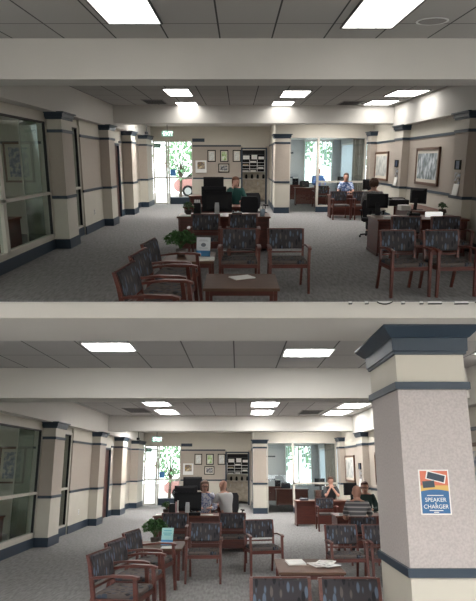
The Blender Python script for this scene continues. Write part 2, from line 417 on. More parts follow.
    b = MB(); b.box((X(-1.98), yb - e, 0), (X(.14), yb, .21), NAVY); struct(b.build('baseboard_back', None, K))
    b = MB()
    for z in (1.085, 2.46): b.box((X(-1.98), yb - e, z), (X(.13), yb, z + .065), NAVY)
    b.box((X(-1.98), yb - .06, 2.66), (X(-1.45), yb, 2.8), NAVY)
    b.box((X(.13), yb - .04, 0), (X(.2), yb + .05, 2.42), NAVY); b.box((X(1.2), yb - .04, 0), (X(1.27), yb + .05, 2.42), NAVY); b.box((X(.13), yb - .04, 2.36), (X(1.27), yb + .05, 2.42), NAVY)
    struct(b.build('trim_7', None, K), 'navy trim of the back wall and its doorway')
    # return wall to the back pilaster
    b = MB(); zoned(b, X(1.36), wy(18.3), X(1.5), yb, 3.31); struct(b.build('wall_return', None, K))
    b = MB()
    for z, h in ((0, .21), (1.085, .065), (2.46, .065)): b.box((X(1.36) - e, wy(18.7), z), (X(1.36), yb - .05, z + h), NAVY)
    b.box((X(1.36) - e, wy(19.4), .2), (X(1.36), wy(19.4) + .12, 2.46), NAVY)
    struct(b.build('trim_8', None, K), 'navy trim of the return wall beside the shelf doorway')
    column(K, X(1.34), wy(17.95), X(1.86), wy(18.5), 'vinyl-covered pilaster between shelf doorway and glazed office', top=2.8)
    # entry storefront
    r = bpy.data.objects.new('door_2', None); COL.objects.link(r); r.matrix_world = K.M.copy(); struct(r)
    b = MB(); f = .05; a, c, m1 = X(-3.72), X(-1.98), X(-3.12)
    for p in (a, m1 - .03, m1 + .06, c - f): b.box((p, yb, 0), (p + f * 1.2, yb + .1, 2.72), FRAMEP)
    for z in (2.66, 0.0, 1.12, 2.5): b.box((a, yb + .01, z), (m1, yb + .08, z + .06), FRAMEP)
    for z in (2.66, 1.12): b.box((m1, yb + .01, z), (c, yb + .08, z + .06), FRAMEP)
    b.build('storefront_frame', r)
    b = MB(); b.box((m1 + .1, yb, .0), (c, yb + .1, .3), NAVY); b.build('sill_panel', r)
    b = MB(); b.box((a, yb + .04, 0), (c, yb + .046, 2.7), GLASS); b.build('pane', r)
    b = MB(); b.box((m1 - .05, yb - .05, .85), (m1 - .03, yb - .03, 1.55), DALU); b.build('pull_handle', r)
    b = MB(); b.box((m1 + .14, yb + .03, 1.22), (m1 + .38, yb + .038, 1.5), mat('notice_blue', (.05, .2, .5), .5)); b.build('notice', r)
    b = MB(); b.box((m1 - .06, yb + .03, 1.55), (m1 - .0, yb + .038, 1.95), mat('notice_red', (.5, .08, .05), .5)); b.build('notice', r)
    # glazed office front
    gy = wy(18.35); r = bpy.data.objects.new('window_3', None); COL.objects.link(r); r.matrix_world = K.M.copy(); struct(r)
    x0, xm, x1 = X(1.9), X(2.92), X(4.72)
    b = MB()
    for p, q in ((x0, .04), (xm, .085), (x1 - .05, .05)): b.box((p, gy, 0), (p + q, gy + .09, 2.72), FRAMEP)
    b.box((x0, gy, 2.68), (x1, gy + .09, 2.74), FRAMEP); b.box((xm, gy, 1.08), (x1, gy + .09, 1.15), FRAMEP); b.box((xm, gy, .2), (x1, gy + .09, .25), FRAMEP)
    b.build('window_frame', r)
    b = MB(); b.box((xm + .085, gy + .04, .2), (x1, gy + .046, 2.7), GLASS); b.build('pane', r)
    b = MB(); b.box((x0 + .04, gy + .04, 0.02), (xm, gy + .046, 2.7), GLASS); b.build('door_pane', r)
    b = MB(); b.box((xm, gy - .02, 0), (x1, gy + .1, .2), NAVY); struct(b.build('baseboard_office', None, K))
    b = MB(); b.box((X(1.5), gy, 2.74), (X(5), gy + .12, 3.31), CREAM); struct(b.build('wall_header', None, K))
    # the room behind the glass
    oyb = wy(24.3); WB = mat('office_wall_cool', (.48, .50, .52), .7)
    b = MB(); b.box((X(1.5), gy + .12, -.02), (X(5.1), oyb, 0), CARPET); struct(b.build('floor_office', None, K))
    b = MB(); b.box((X(1.5), gy + .12, 2.85), (X(5.1), oyb + .2, 2.9), WHITE); struct(b.build('ceiling_rear_office', None, K))
    b = MB(); b.box((X(1.5), oyb, 0), (X(3.2), oyb + .1, 2.85), WB); b.box((X(3.2), oyb, 0), (X(4.65), oyb + .1, .75), WB)
    b.box((X(4.65), oyb, 0), (X(5.1), oyb + .1, 2.85), WB); struct(b.build('wall_rear_office', None, K))
    b = MB(); b.box((X(5.0), gy + .1, 0), (X(5.1), oyb, .75), WB); b.box((X(5.0), wy(23.7), 0), (X(5.1), oyb, 2.85), WB)
    b.box((X(5.0), gy + .1, 2.6), (X(5.1), wy(23.7), 2.85), WB); struct(b.build('wall_rear_right', None, K))
    b = MB(); b.box((X(1.5), oyb - e, 2.2), (X(2.7), oyb, 2.27), NAVY); b.box((X(1.5), oyb - e, 1.05), (X(2.7), oyb, 1.1), NAVY); struct(b.build('trim_9', None, K), 'navy bands in the glazed rear office')
    r = bpy.data.objects.new('window_4', None); COL.objects.link(r); r.matrix_world = K.M.copy(); struct(r)
    b = MB()
    for p in (3.2, 3.9, 4.58): b.box((X(p), oyb, .75), (X(p) + .07, oyb + .09, 2.85), FRAMEP)
    b.box((X(3.2), oyb, .75), (X(4.65), oyb + .09, .82), FRAMEP); b.build('window_frame', r)
    b = MB(); b.box((X(3.2), oyb + .04, .8), (X(4.65), oyb + .046, 2.85), GLASS); b.build('pane', r)
    for n, (ax, cxx, yv, nm) in enumerate(((3.22, 4.62, oyb - .12, 'rear window'),)):
        t = thing('vertical_blinds', 'half-open white vertical blinds before the %s of the glazed office, %s' % (nm, st), 'blinds', K, (X(ax), yv, 0))
        b = MB()
        for i in range(15):
            xx = .04 + i * (cxx - ax) / 15
            if i in (3, 7, 8, 12): continue
            T_ = Matrix.Translation((xx, 0, 0)) @ Matrix.Rotation(R(58), 4, 'Z'); b.box((-.05, -.002, .78), (.05, .002, 2.75), blindm, T_)
        b.build('slats', t)
        b = MB(); b.box((0, -.04, 2.75), (cxx - ax, .04, 2.84), WHITE); b.build('head_rail', t)
    t = thing('vertical_blinds', 'pale vertical blinds along the side window of the glazed office, %s' % st, 'blinds', K, (X(4.93), wy(19.2), 0))
    b = MB()
    for i in range(27):
        T_ = Matrix.Translation((0, i * .165 * DEEP, 0)) @ Matrix.Rotation(R(25), 4, 'Z'); b.box((-.002, -.05, .88), (.002, .05, 2.56), blindm, T_)
    b.build('slats', t); b = MB(); b.box((-.04, -.1, 2.55), (.04, 4.4 * DEEP, 2.62), WHITE); b.build('head_rail', t)
    o = thing('folded_drape', 'grey-brown drape stack at the right end of the office glazing, %s' % st, 'curtain', K, (X(4.35), gy + .3, 0))
    b = MB()
    for i in range(5): b.lathe([(.055, .02), (.05, 1.3), (.055, 2.66)], mat('drape_taupe', (.16, .15, .14), .9), Matrix.Translation((i * .085, .02 * (i % 2), 0)), 8)
    b.build('pleats', o)
    # right wall ------------------------------------------------------------------
    b = MB(); zoned(b, xr, y0, xr + .12, wy(18.3) + .1, CEIL); struct(b.build('wall_right', None, K))
    b = MB(); b.box((xr - e, y0, 0), (xr, wy(18.3), .21), NAVY); struct(b.build('baseboard_right', None, K))
    b = MB()
    for z in (1.085, 2.46): b.box((xr - e, y0, z), (xr, wy(18.3), z + .065), NAVY)
    struct(b.build('trim_10', None, K), 'navy chair rail and band along the right wall')
    for a, c, lab in ((10.32, 10.95, 'nearest pilaster'), (14.4, 15.1, 'second pilaster'), (17.8, 18.3, 'farthest pilaster')):
        column(K, X(4.74), wy(a), xr + .05, wy(c), 'vinyl-covered %s of the right wall with navy crown' % lab)
    # shelf room
    sy = yb + 1.9
    b = MB(); b.box((X(-.4), sy, 0), (X(1.9), sy + .1, 2.9), CREAM); struct(b.build('wall_shelf_room', None, K))
    b = MB(); b.box((X(-.4), yb + T, -.02), (X(1.9), sy, 0), CARPET); struct(b.build('floor_shelf_room', None, K))
    b = MB(); b.box((X(-.4), yb + T, 2.9), (X(1.9), sy, 2.95), BEAM); struct(b.build('ceiling_shelf_room', None, K))
    b = MB(); b.box((X(-.5), yb + T, 0), (X(-.4), sy, 2.9), CREAM); b.box((X(1.9), yb + T, 0), (X(2.0), sy, 2.9), CREAM); struct(b.build('wall_shelf_room_side', None, K))
    o = thing('base_cabinet', 'tan laminate counter cabinet inside the back doorway, %s' % st, 'cabinet', K, (X(.72), sy - .32, 0))
    b = MB(); b.box((-.85, -.28, .08), (.85, .28, 1.0), CABW); b.build('body', o)
    b = MB(); b.box((-.87, -.32, 1.0), (.87, .3, 1.05), mat('counter_tan', (.45, .4, .33), .4)); b.build('countertop', o)
    for k in (-1, 0, 1):
        d = MB(); d.box((k * .56 - .27, -.3, .12), (k * .56 + .27, -.28, .96), CABW); dd = d.build('door', o)
        d = MB(); d.box((k * .56 + .2, -.32, .75), (k * .56 + .22, -.3, .9), ALU); d.build('handle', dd)
    o = thing('wall_shelf_unit', 'grey pigeonhole shelf unit above the counter in the back doorway, %s' % st, 'shelf unit', K, (X(.72), sy - .02, 1.35))
    b = MB()
    for z in (0, .14, .28, .42, .56, .8): b.box((-.55, -.3, z), (.55, 0, z + .02), WHITE if z < .5 else DALU)
    b.build('shelf', o)
    b = MB()
    for x in (-.55, -.18, .18, .53): b.box((x, -.3, 0), (x + .02, 0, .58), WHITE)
    for x in (-.55, .53): b.box((x, -.3, .56), (x + .02, 0, 1.0), DALU)
    b.box((-.55, -.01, 0), (.55, 0, 1.0), BLACK); b.build('divider', o)
    grp = 'paper stacks in the back pigeonholes, %s' % st
    pr = None
    for i, (x, z, ww, hh) in enumerate(((-.36, .02, .28, .05), (0, .02, .26, .07), (.36, .16, .24, .06), (-.36, .30, .26, .06), (0, .44, .28, .06), (-.33, .58, .3, .17), (.05, .58, .26, .2), (.38, .58, .26, .12))):
        b = MB(); b.box((-ww / 2, -.11, 0), (ww / 2, .11, hh), PAPER if i != 3 else mat('tan_card', (.4, .3, .2), .7))
        o = b.build('paper_stack', None, K, (X(.72) + x, sy - .17, 1.352 + z)); tag(o, '%s in the back doorway shelf, %s' % (('bottom left white papers', 'bottom middle white papers', 'second row right white papers', 'third row tan cards', 'fourth row white papers', 'top left white stack', 'top middle white stack', 'top right white stack')[i], st), 'paper', grp)
        if i == 3: tag(o, 'tan card stack in a left pigeonhole of the back doorway shelf, %s' % st); del o['group']
    for i in range(5):
        b = MB(); b.lathe([(.05, 0), (.06, .08), (.045, .18), (.02, .2)], BLACK, n=10)
        o = b.build('black_canister', None, K, (X(.72) - .6 + i * .27, sy - .35, 1.051), smooth=True); tag(o, 'black canister, %s of five on the counter in the back doorway, %s' % (('leftmost', 'second', 'middle', 'fourth', 'rightmost')[i], st), 'canister', 'black canisters on the back counter, %s' % st)
    # frames on back wall
    fy = yb - .03
    for i, (px, pz, ww, hh, lab, art) in enumerate(((-1.15, 2.07, .36, .5, 'left certificate in black frame on the back wall', CERT), (-.6, 2.07, .36, .5, 'middle black frame with a green certificate on the back wall', CERTG),
                                            (-.05, 2.07, .36, .5, 'right certificate in black frame, next to the shelf doorway', CERT), (-.62, 1.56, .48, .38, 'wide black framed group photo below the three certificates', ARTG))):
        picture(K, (X(px), fy, pz), 0, ww, hh, lab + ', ' + st, art, frame=BLACK, fw=.04, mw=.03 if i < 3 else .04)
    o = thing('wall_box', 'white wall cabinet with a coloured poster right of the entry door, %s' % st, 'wall box', K, (X(-1.62), yb - .06, 1.62))
    b = MB(); b.box((-.24, -.03, -.26), (.24, .06, .26), WHITE, bev=.01); b.build('body', o)
    b = MB(); b.box((-.15, -.036, -.1), (.17, -.03, .2), print_mat('poster_gold', ((.45, .3, .05), (.1, .08, .1), (.6, .5, .3)))); b.build('poster', o)
    o = thing('exit_sign', 'green EXIT sign hanging before the entry door, %s' % st, 'sign', K, (X(-2.62), wy(18.6), 2.98))
    b = MB(); b.box((-.2, -.03, -.24), (.2, .03, -.03), GREEND); b.box((-.01, -.01, -.03), (.01, .01, .32), BLACK); b.build('housing', o)
    tx = text('EXIT', .19, .006, EXITW); tx.parent = o; tx.location = (-.165, -.03, -.2); tx.rotation_euler = (PI / 2, 0, 0); tx.name = 'lettering'
    o = thing('exit_sign', 'small green exit sign on the glass top of the entry door, %s' % st, 'sign', K, (X(-3.5), yb - .06, 2.5))
    b = MB(); b.box((-.14, -.02, -.09), (.14, .02, .09), GREEND); b.build('housing', o)
    tx = text('EXIT', .13, .004, EXITW); tx.parent = o; tx.location = (-.115, -.02, -.045); tx.rotation_euler = (PI / 2, 0, 0); tx.name = 'lettering'
    o = thing('security_camera', 'small black camera in the corner above the entry, %s' % st, 'camera', K, (X(-3.35), wy(18.4), 2.98))
    b = MB(); b.tube([(0, 0, .32), (0, 0, -.08)], .015, BLACK); b.build('mount', o)
    b = MB(); b.box((-.05, -.12, -.17), (.05, .08, -.08), BLACK, bev=.01); b.tube([(0, -.12, -.125), (0, -.15, -.125)], .03, BLACK); b.build('camera_body', o)
    if not K.top: picture(K, (xr - .03, 8.95, 1.75), 90, 1.1, 1.0, 'walnut framed blue tree print at the right frame edge, past the near column', ART1, fw=.07)
    # pictures on right wall
    for (yy, zz, lab) in ((17.0, 1.7, 'walnut framed pale landscape on the right wall, farther of the pair'), (12.9, 1.74, 'large walnut framed tree print on the right wall, nearer of the pair')):
        picture(K, (xr - .03, wy(yy), zz), 90, 1.55 if yy < 15 else 1.5, .95, lab + ', ' + st, ART2 if yy < 15 else ART3, fw=.07)
    for n, (yy, lab) in enumerate(((15.45, 'second'), (11.1, 'nearest'))):
        # hung on the wall right behind each pilaster
        yc = 14.75 if n == 0 else 10.63
        xx = X(4.74) - .002
        picture(K, (xx - .013, wy(yc), 1.8), 90, .24, .2, 'small navy plaque on the %s right pilaster, %s' % (lab, st), mat('plaque_blue', (.02, .04, .12), .3), frame=BLACK, fw=.02, mw=0)
        o = thing('wall_calendar', 'photo calendar with white page on the %s right pilaster, %s' % (lab, st), 'calendar', K, (xx, wy(yc), 1.4), -PI / 2)
        b = MB(); b.box((-.15, -.012, 0), (.15, 0, .24), print_mat('calendar_photo', ((.03, .03, .04), (.2, .15, .1), (.35, .4, .5)), (14, 14, 14))); b.build('photo_page', o)
        b = MB(); b.add([(-.15, -.012, 0), (.15, -.012, 0), (.15, -.05, -.24), (-.15, -.05, -.24), (-.15, 0, 0), (.15, 0, 0), (.15, -.036, -.24), (-.15, -.036, -.24)],
                        [(0, 1, 2, 3), (7, 6, 5, 4), (0, 3, 7, 4), (1, 5, 6, 2), (3, 2, 6, 7), (0, 4, 5, 1)], PAPER); b.build('date_page', o)

def text(s, size, ext, m, align='LEFT'):
    c = bpy.data.curves.new('text', 'FONT'); c.body = s; c.size = size; c.extrude = ext; c.align_x = align
    o = bpy.data.objects.new('tmp', c); COL.objects.link(o)
    dg = bpy.context.evaluated_depsgraph_get()
    me = bpy.data.meshes.new_from_object(o.evaluated_get(dg)); bpy.data.objects.remove(o)
    me.materials.clear(); me.materials.append(m)
    q = bpy.data.objects.new('lettering', me); COL.objects.link(q)
    return q

glass_pale = glass_mat('pale_translucent', (.55, .62, .56), .05)
def translucent(name, col):
    m = bpy.data.materials.new(name); m.use_nodes = True; nt = m.node_tree
    nt.nodes.remove(nt.nodes['Principled BSDF']); out = [n for n in nt.nodes if n.type == 'OUTPUT_MATERIAL'][0]
    a = nt.nodes.new('ShaderNodeBsdfDiffuse'); a.inputs[0].default_value = (*col, 1)
    c = nt.nodes.new('ShaderNodeBsdfTranslucent'); c.inputs[0].default_value = (*col, 1)
    mx = nt.nodes.new('ShaderNodeMixShader'); mx.inputs[0].default_value = .5
    nt.links.new(a.outputs[0], mx.inputs[1]); nt.links.new(c.outputs[0], mx.inputs[2]); nt.links.new(mx.outputs[0], out.inputs[0])
    return m
blindm = translucent('blind_slat', (.75, .82, .86))
ART1 = print_mat('blue_flower_print', ((.08, .11, .2), (.25, .28, .35), (.6, .58, .52)), (9, 9, 9))
ART2 = print_mat('winter_tree_print', ((.05, .07, .06), (.22, .27, .3), (.65, .68, .72)), (6, 9, 4))
ART3 = print_mat('pale_landscape_print', ((.2, .22, .22), (.4, .42, .4), (.6, .6, .56)), (6, 9, 4))
CERT = mat('certificate_paper', (.62, .64, .62), .5, noise=((14, 14, 14), .25))
CERTG = print_mat('green_certificate', ((.12, .35, .08), (.4, .55, .25), (.75, .8, .7)), (7, 7, 7))
ARTG = print_mat('group_photo_print', ((.03, .03, .04), (.15, .15, .16), (.5, .5, .5)), (16, 16, 16))

def picture(K, loc, rz, ww, hh, label, art, frame=None, fw=.05, mw=.08):
    o = thing('picture_frame', label, 'picture', K, loc, -R(rz)); ww *= DEEP if rz else 1; frame = frame or GOLD; d = .025
    b = MB()
    for a, c in (((-ww / 2, -hh / 2), (ww / 2, -hh / 2 + fw)), ((-ww / 2, hh / 2 - fw), (ww / 2, hh / 2)), ((-ww / 2, -hh / 2), (-ww / 2 + fw, hh / 2)), ((ww / 2 - fw, -hh / 2), (ww / 2, hh / 2))):
        b.box((a[0], -d, a[1]), (c[0], d * .9, c[1]), frame)
    b.build('frame', o)
    if mw: b = MB(); b.box((-ww / 2 + fw, -.006, -hh / 2 + fw), (ww / 2 - fw, .01, hh / 2 - fw), MATB); b.build('picture_mat', o)
    b = MB(); q = fw + mw; b.box((-ww / 2 + q, -.01, -hh / 2 + q), (ww / 2 - q, -.006, hh / 2 - q), art); b.build('print', o)
    return o

# ------------------------------------------------------------------ furniture
CHAIR = [None]
def chair(K, x, y, rzd, label, group=None, z=0, cut=False, fab=None):
    """wooden guest chair, faces -Y at 0 degrees; x, y is the middle of the seat"""
    if CHAIR[0] is None:
        t = thing('guest_chair', label, 'chair', K, (x, y, 0), R(rzd), group)
        for s in (-1, 1):
            b = MB(); b.bar([(s * .285, -.30, 0), (s * .28, -.27, .42), (s * .285, -.25, .655)], [.018, .02, .02], [.02, .024, .02], CHERRY); b.build('leg', t)
            b = MB(); b.bar([(s * .255, .34, 0), (s * .26, .24, .45), (s * .265, .29, .75), (s * .265, .33, .885)], .017, [.02, .024, .02, .016], CHERRY); b.build('leg', t)
            b = MB(); b.bar([(s * .285, -.30, .655), (s * .29, -.22, .672), (s * .29, 0, .675), (s * .275, .27, .64)], [.026, .028, .024, .018], [.014, .014, .013, .013], CHERRY, axis='y'); b.build('arm', t)
        b = MB(); b.box((-.27, -.27, .375), (.27, -.235, .43), CHERRY); b.box((-.25, .21, .375), (.25, .245, .43), CHERRY)
        for s in (-1, 1): b.box((s * .27, -.25, .375), (s * .245, .24, .43), CHERRY)
        b.build('seat_frame', t)
        b = MB(); b.box((-.262, -.265, .425), (.262, .225, .485), SEATF, bev=.02); b.build('seat', t)
        b = MB(); b.loft([[(-.25, y0, z0), (.25, y0, z0), (.25, y0 + th, z0), (-.25, y0 + th, z0)] for y0, z0, th in ((.245, .585, .03), (.24, .60, .045), (.255, .72, .05), (.285, .86, .045), (.3, .875, .03))], FAB); b.build('backrest', t)
        b = MB(); b.box((-.25, .24, .525), (.25, .262, .55), CHERRY); b.build('back_rail', t)
        b = MB(); b.box((-.25, .315, .872), (.25, .335, .89), CHERRY); b.build('top_rail', t)
        CHAIR[0] = t
    else:
        t = copy_thing(CHAIR[0], K, (x, y, 0), R(rzd), label, group)
    return t

def desk(K, loc, wx, wy, rzd, label, simple=False, h=.75):
    t = thing('office_desk', label, 'desk', K, loc, R(rzd))
    b = MB(); b.box((-wx / 2, -wy / 2, h - .04), (wx / 2, wy / 2, h), DESKTOP, bev=.008); b.build('desktop', t)
    b = MB(); b.box((-wx / 2 + .06, -wy / 2 + .08, .06), (wx / 2 - .06, -wy / 2 + .11, h - .04), CHERRY); b.build('front_panel', t)
    for s in (-1, 1):
        b = MB(); b.box((s * (wx / 2 - .03), -wy / 2 + .04, .05), (s * (wx / 2 - .06), wy / 2 - .03, h - .04), CHERRY); p = b.build('side_panel', t)
        b = MB(); b.box((s * (wx / 2 - .02), -wy / 2 + .03, 0), (s * (wx / 2 - .07), wy / 2 - .02, .06), CHERRYD); b.build('plinth', t)
    if not simple:
        for k in range(3):
            b = MB(); b.box((wx / 2 - .5, wy / 2 - .06, .1 + k * .2), (wx / 2 - .08, wy / 2 - .03, .28 + k * .2), CHERRY); d = b.build('drawer', t)
            b = MB(); b.box((wx / 2 - .36, wy / 2 - .03, .18 + k * .2), (wx / 2 - .22, wy / 2 - .01, .2 + k * .2), ALU); b.build('handle', d)
    return t

def monitor(K, loc, rzd, label, wd=.52, hd=.34, imac=False):
    """screen faces -Y at 0 degrees"""
    t = thing('monitor', label, 'computer screen', K, loc, R(rzd))
    m = mat('silver_stand', (.45, .46, .47), .45) if imac else BLACK; q = .075 if imac else .15
    b = MB(); b.box((-.11, -.08, 0), (.11, .1, .012), m, bev=.004); b.build('foot', t)
    b = MB(); b.bar([(0, .085, .01), (0, .065, .18), (0, .042, .27)], [.05, .05, .04], .008, m); b.build('stand', t)
    b = MB(); b.loft([[(-wd / 2 * k, yy, q + hd / 2 - hd / 2 * k), (wd / 2 * k, yy, q + hd / 2 - hd / 2 * k), (wd / 2 * k, yy, q + hd / 2 + hd / 2 * k), (-wd / 2 * k, yy, q + hd / 2 + hd / 2 * k)] for yy, k in ((-.01, 1), (.012, 1), (.035, .7))], BLACK); b.build('housing', t)
    b = MB(); b.box((-wd / 2 + .012, -.014, q + .015), (wd / 2 - .012, -.0102, q - .015 + hd), SCREEN); b.build('screen', t)
    return t

def task_chair(K, x, y, rzd, label, back=1.0):
    t = thing('task_chair', label, 'office chair', K, (x, y, 0), R(rzd))
    b = MB()
    for k in range(5):
        a = 2 * PI * k / 5 + .3; b.tube([(0, 0, .1), (.28 * math.cos(a), .28 * math.sin(a), .07)], .018, BLACK)
    b.build('star_base', t)
    b = MB()
    for k in range(5):
        a = 2 * PI * k / 5 + .3; b.ball((.28 * math.cos(a), .28 * math.sin(a), .03), .03, BLACK, n=8, k=6)
    b.build('casters', t)
    b = MB(); b.tube([(0, 0, .08), (0, 0, .42)], .028, DALU); b.build('gas_lift', t)
    b = MB(); b.box((-.24, -.24, .42), (.24, .24, .5), DARK, bev=.03); b.build('seat', t)
    b = MB(); b.loft([[(-.2 * k, y0, z0), (.2 * k, y0, z0), (.2 * k, y0 + .06, z0), (-.2 * k, y0 + .06, z0)] for y0, z0, k in ((.24, .56, .9), (.25, .7, 1.1), (.27, back - .08, 1.1), (.28, back, .9))], DARK); b.build('backrest', t)
    b = MB(); b.bar([(0, .2, .45), (0, .3, .5), (0, .32, .7)], .03, .012, BLACK); b.build('back_bar', t)
    for s in (-1, 1):
        b = MB(); b.tube([(s * .25, .02, .46), (s * .28, .02, .66)], .014, BLACK); b.box((s * .25, -.12, .655), (s * .31, .13, .685), BLACK); b.build('arm', t)
    return t

def low_table(K, loc, wx, wy, h, label, top=OAK):
    wy *= DEEP
    t = thing('side_table' if h > .46 else 'coffee_table', label, 'table', K, loc)
    b = MB(); b.box((-wx / 2, -wy / 2, h - .035), (wx / 2, wy / 2, h), top, bev=.006); b.build('tabletop', t)
    b = MB()
    for s in (-1, 1):
        b.box((-wx / 2 + .04, s * (wy / 2 - .05), h - .1), (wx / 2 - .04, s * (wy / 2 - .07), h - .035), CHERRY)
        b.box((s * (wx / 2 - .05), -wy / 2 + .05, h - .1), (s * (wx / 2 - .07), wy / 2 - .05, h - .035), CHERRY)
    b.build('apron', t)
    for sx in (-1, 1):
        for sy in (-1, 1):
            b = MB(); b.bar([(sx * (wx / 2 - .05), sy * (wy / 2 - .05), 0), (sx * (wx / 2 - .05), sy * (wy / 2 - .05), h - .035)], .024, .024, CHERRY); b.build('leg', t)
    return t

def plant(K, loc, label, r=.2, n=170, h=.22):
    t = thing('potted_plant', label, 'plant', K, loc)
    b = MB(); b.lathe([(.05, 0), (.075, .03), (.085, .09), (.08, .1)], POT); b.build('pot', t)
    b = MB(); b.lathe([(.078, .095), (.078, .102)], SOIL); b.build('soil', t)
    b = MB(); rnd = random.Random(len(label))
    for i in range(n):
        a = rnd.uniform(0, 2 * PI); q = rnd.uniform(.15, 1) ** .6; el = rnd.uniform(-.35, 1.2)
        c = Vector((math.cos(a) * math.cos(el) * r * q, math.sin(a) * math.cos(el) * r * q, .11 + h * .45 + math.sin(el) * h * .55 * q))
        T_ = Matrix.Translation(c) @ Euler((rnd.uniform(-.9, .9), rnd.uniform(-.9, .9), a)).to_matrix().to_4x4(); s = rnd.uniform(.022, .042)
        b.add([(-s, 0, 0), (-s * .3, -s * .55, .008), (s, 0, -.006), (-s * .3, s * .55, .008)], [(0, 1, 2, 3)], GREEN, T_)
    b.build('foliage', t)
    b = MB()
    for i in range(9):
        a = 2 * PI * i / 9; b.tube([(0, 0, .1), (.05 * math.cos(a), .05 * math.sin(a), .18), (r * .7 * math.cos(a), r * .7 * math.sin(a), .12 + h * .6)], .004, GREEN, n=5)
    b.build('stems', t)
    return t

def placard(K, loc, rzd, label, c1, words):
    t = thing('brochure_stand', label, 'brochure', K, loc, R(rzd))
    T_ = Matrix.Rotation(R(-14), 4, 'X')
    b = MB(); b.box((-.11, -.004, 0), (.11, .004, .30), GLASS, T_); b.box((-.11, -.004, 0), (.11, .09, .006), GLASS); b.build('holder', t)
    b = MB(); b.box((-.105, -.007, .01), (.105, -.0045, .295), c1, T_); cardo = b.build('card', t)
    b = MB(); b.box((-.105, -.009, .01), (.105, -.0072, .095), mat('flyer_blue', (.05, .22, .45), .5), T_); b.build('blue_panel', cardo)
    b = MB()
    if words:
        for (z0, ww) in ((.25, .06), (.235, .075), (.13, .07)): b.box((-ww, -.009, z0), (ww, -.0072, z0 + .006), mat('print_grey', (.3, .33, .36), .6), T_)
        b.ball((0, -.006, .18), (.045, .002, .035), mat('print_dark', (.12, .14, .17), .6), T_)
    else:
        for (z0, ww) in ((.24, .07), (.2, .08), (.17, .06)): b.box((-ww, -.009, z0), (ww, -.0072, z0 + .012), mat('print_teal', (.05, .35, .42), .6), T_)
    b.build('printing', cardo)
    return t

# ------------------------------------------------------------------ people
def skin_mesh(nodes, edges, sub=2):
    """nodes: list of (x,y,z,rx,ry); root is node 0"""
    me = bpy.data.meshes.new('tmp'); me.from_pydata([n[:3] for n in nodes], edges, [])
    o = bpy.data.objects.new('tmp', me); COL.objects.link(o)
    md = o.modifiers.new('skin', 'SKIN'); md.use_smooth_shade = True
    for i, n in enumerate(nodes): me.skin_vertices[0].data[i].radius = (n[3], n[4])
    me.skin_vertices[0].data[0].use_root = True
    s = o.modifiers.new('sub', 'SUBSURF'); s.levels = sub; s.render_levels = sub
    dg = bpy.context.evaluated_depsgraph_get()
    r = bpy.data.meshes.new_from_object(o.evaluated_get(dg)); bpy.data.objects.remove(o)
    vs = [v.co.copy() for v in r.vertices]; fs = [list(p.vertices) for p in r.polygons]
    return vs, fs

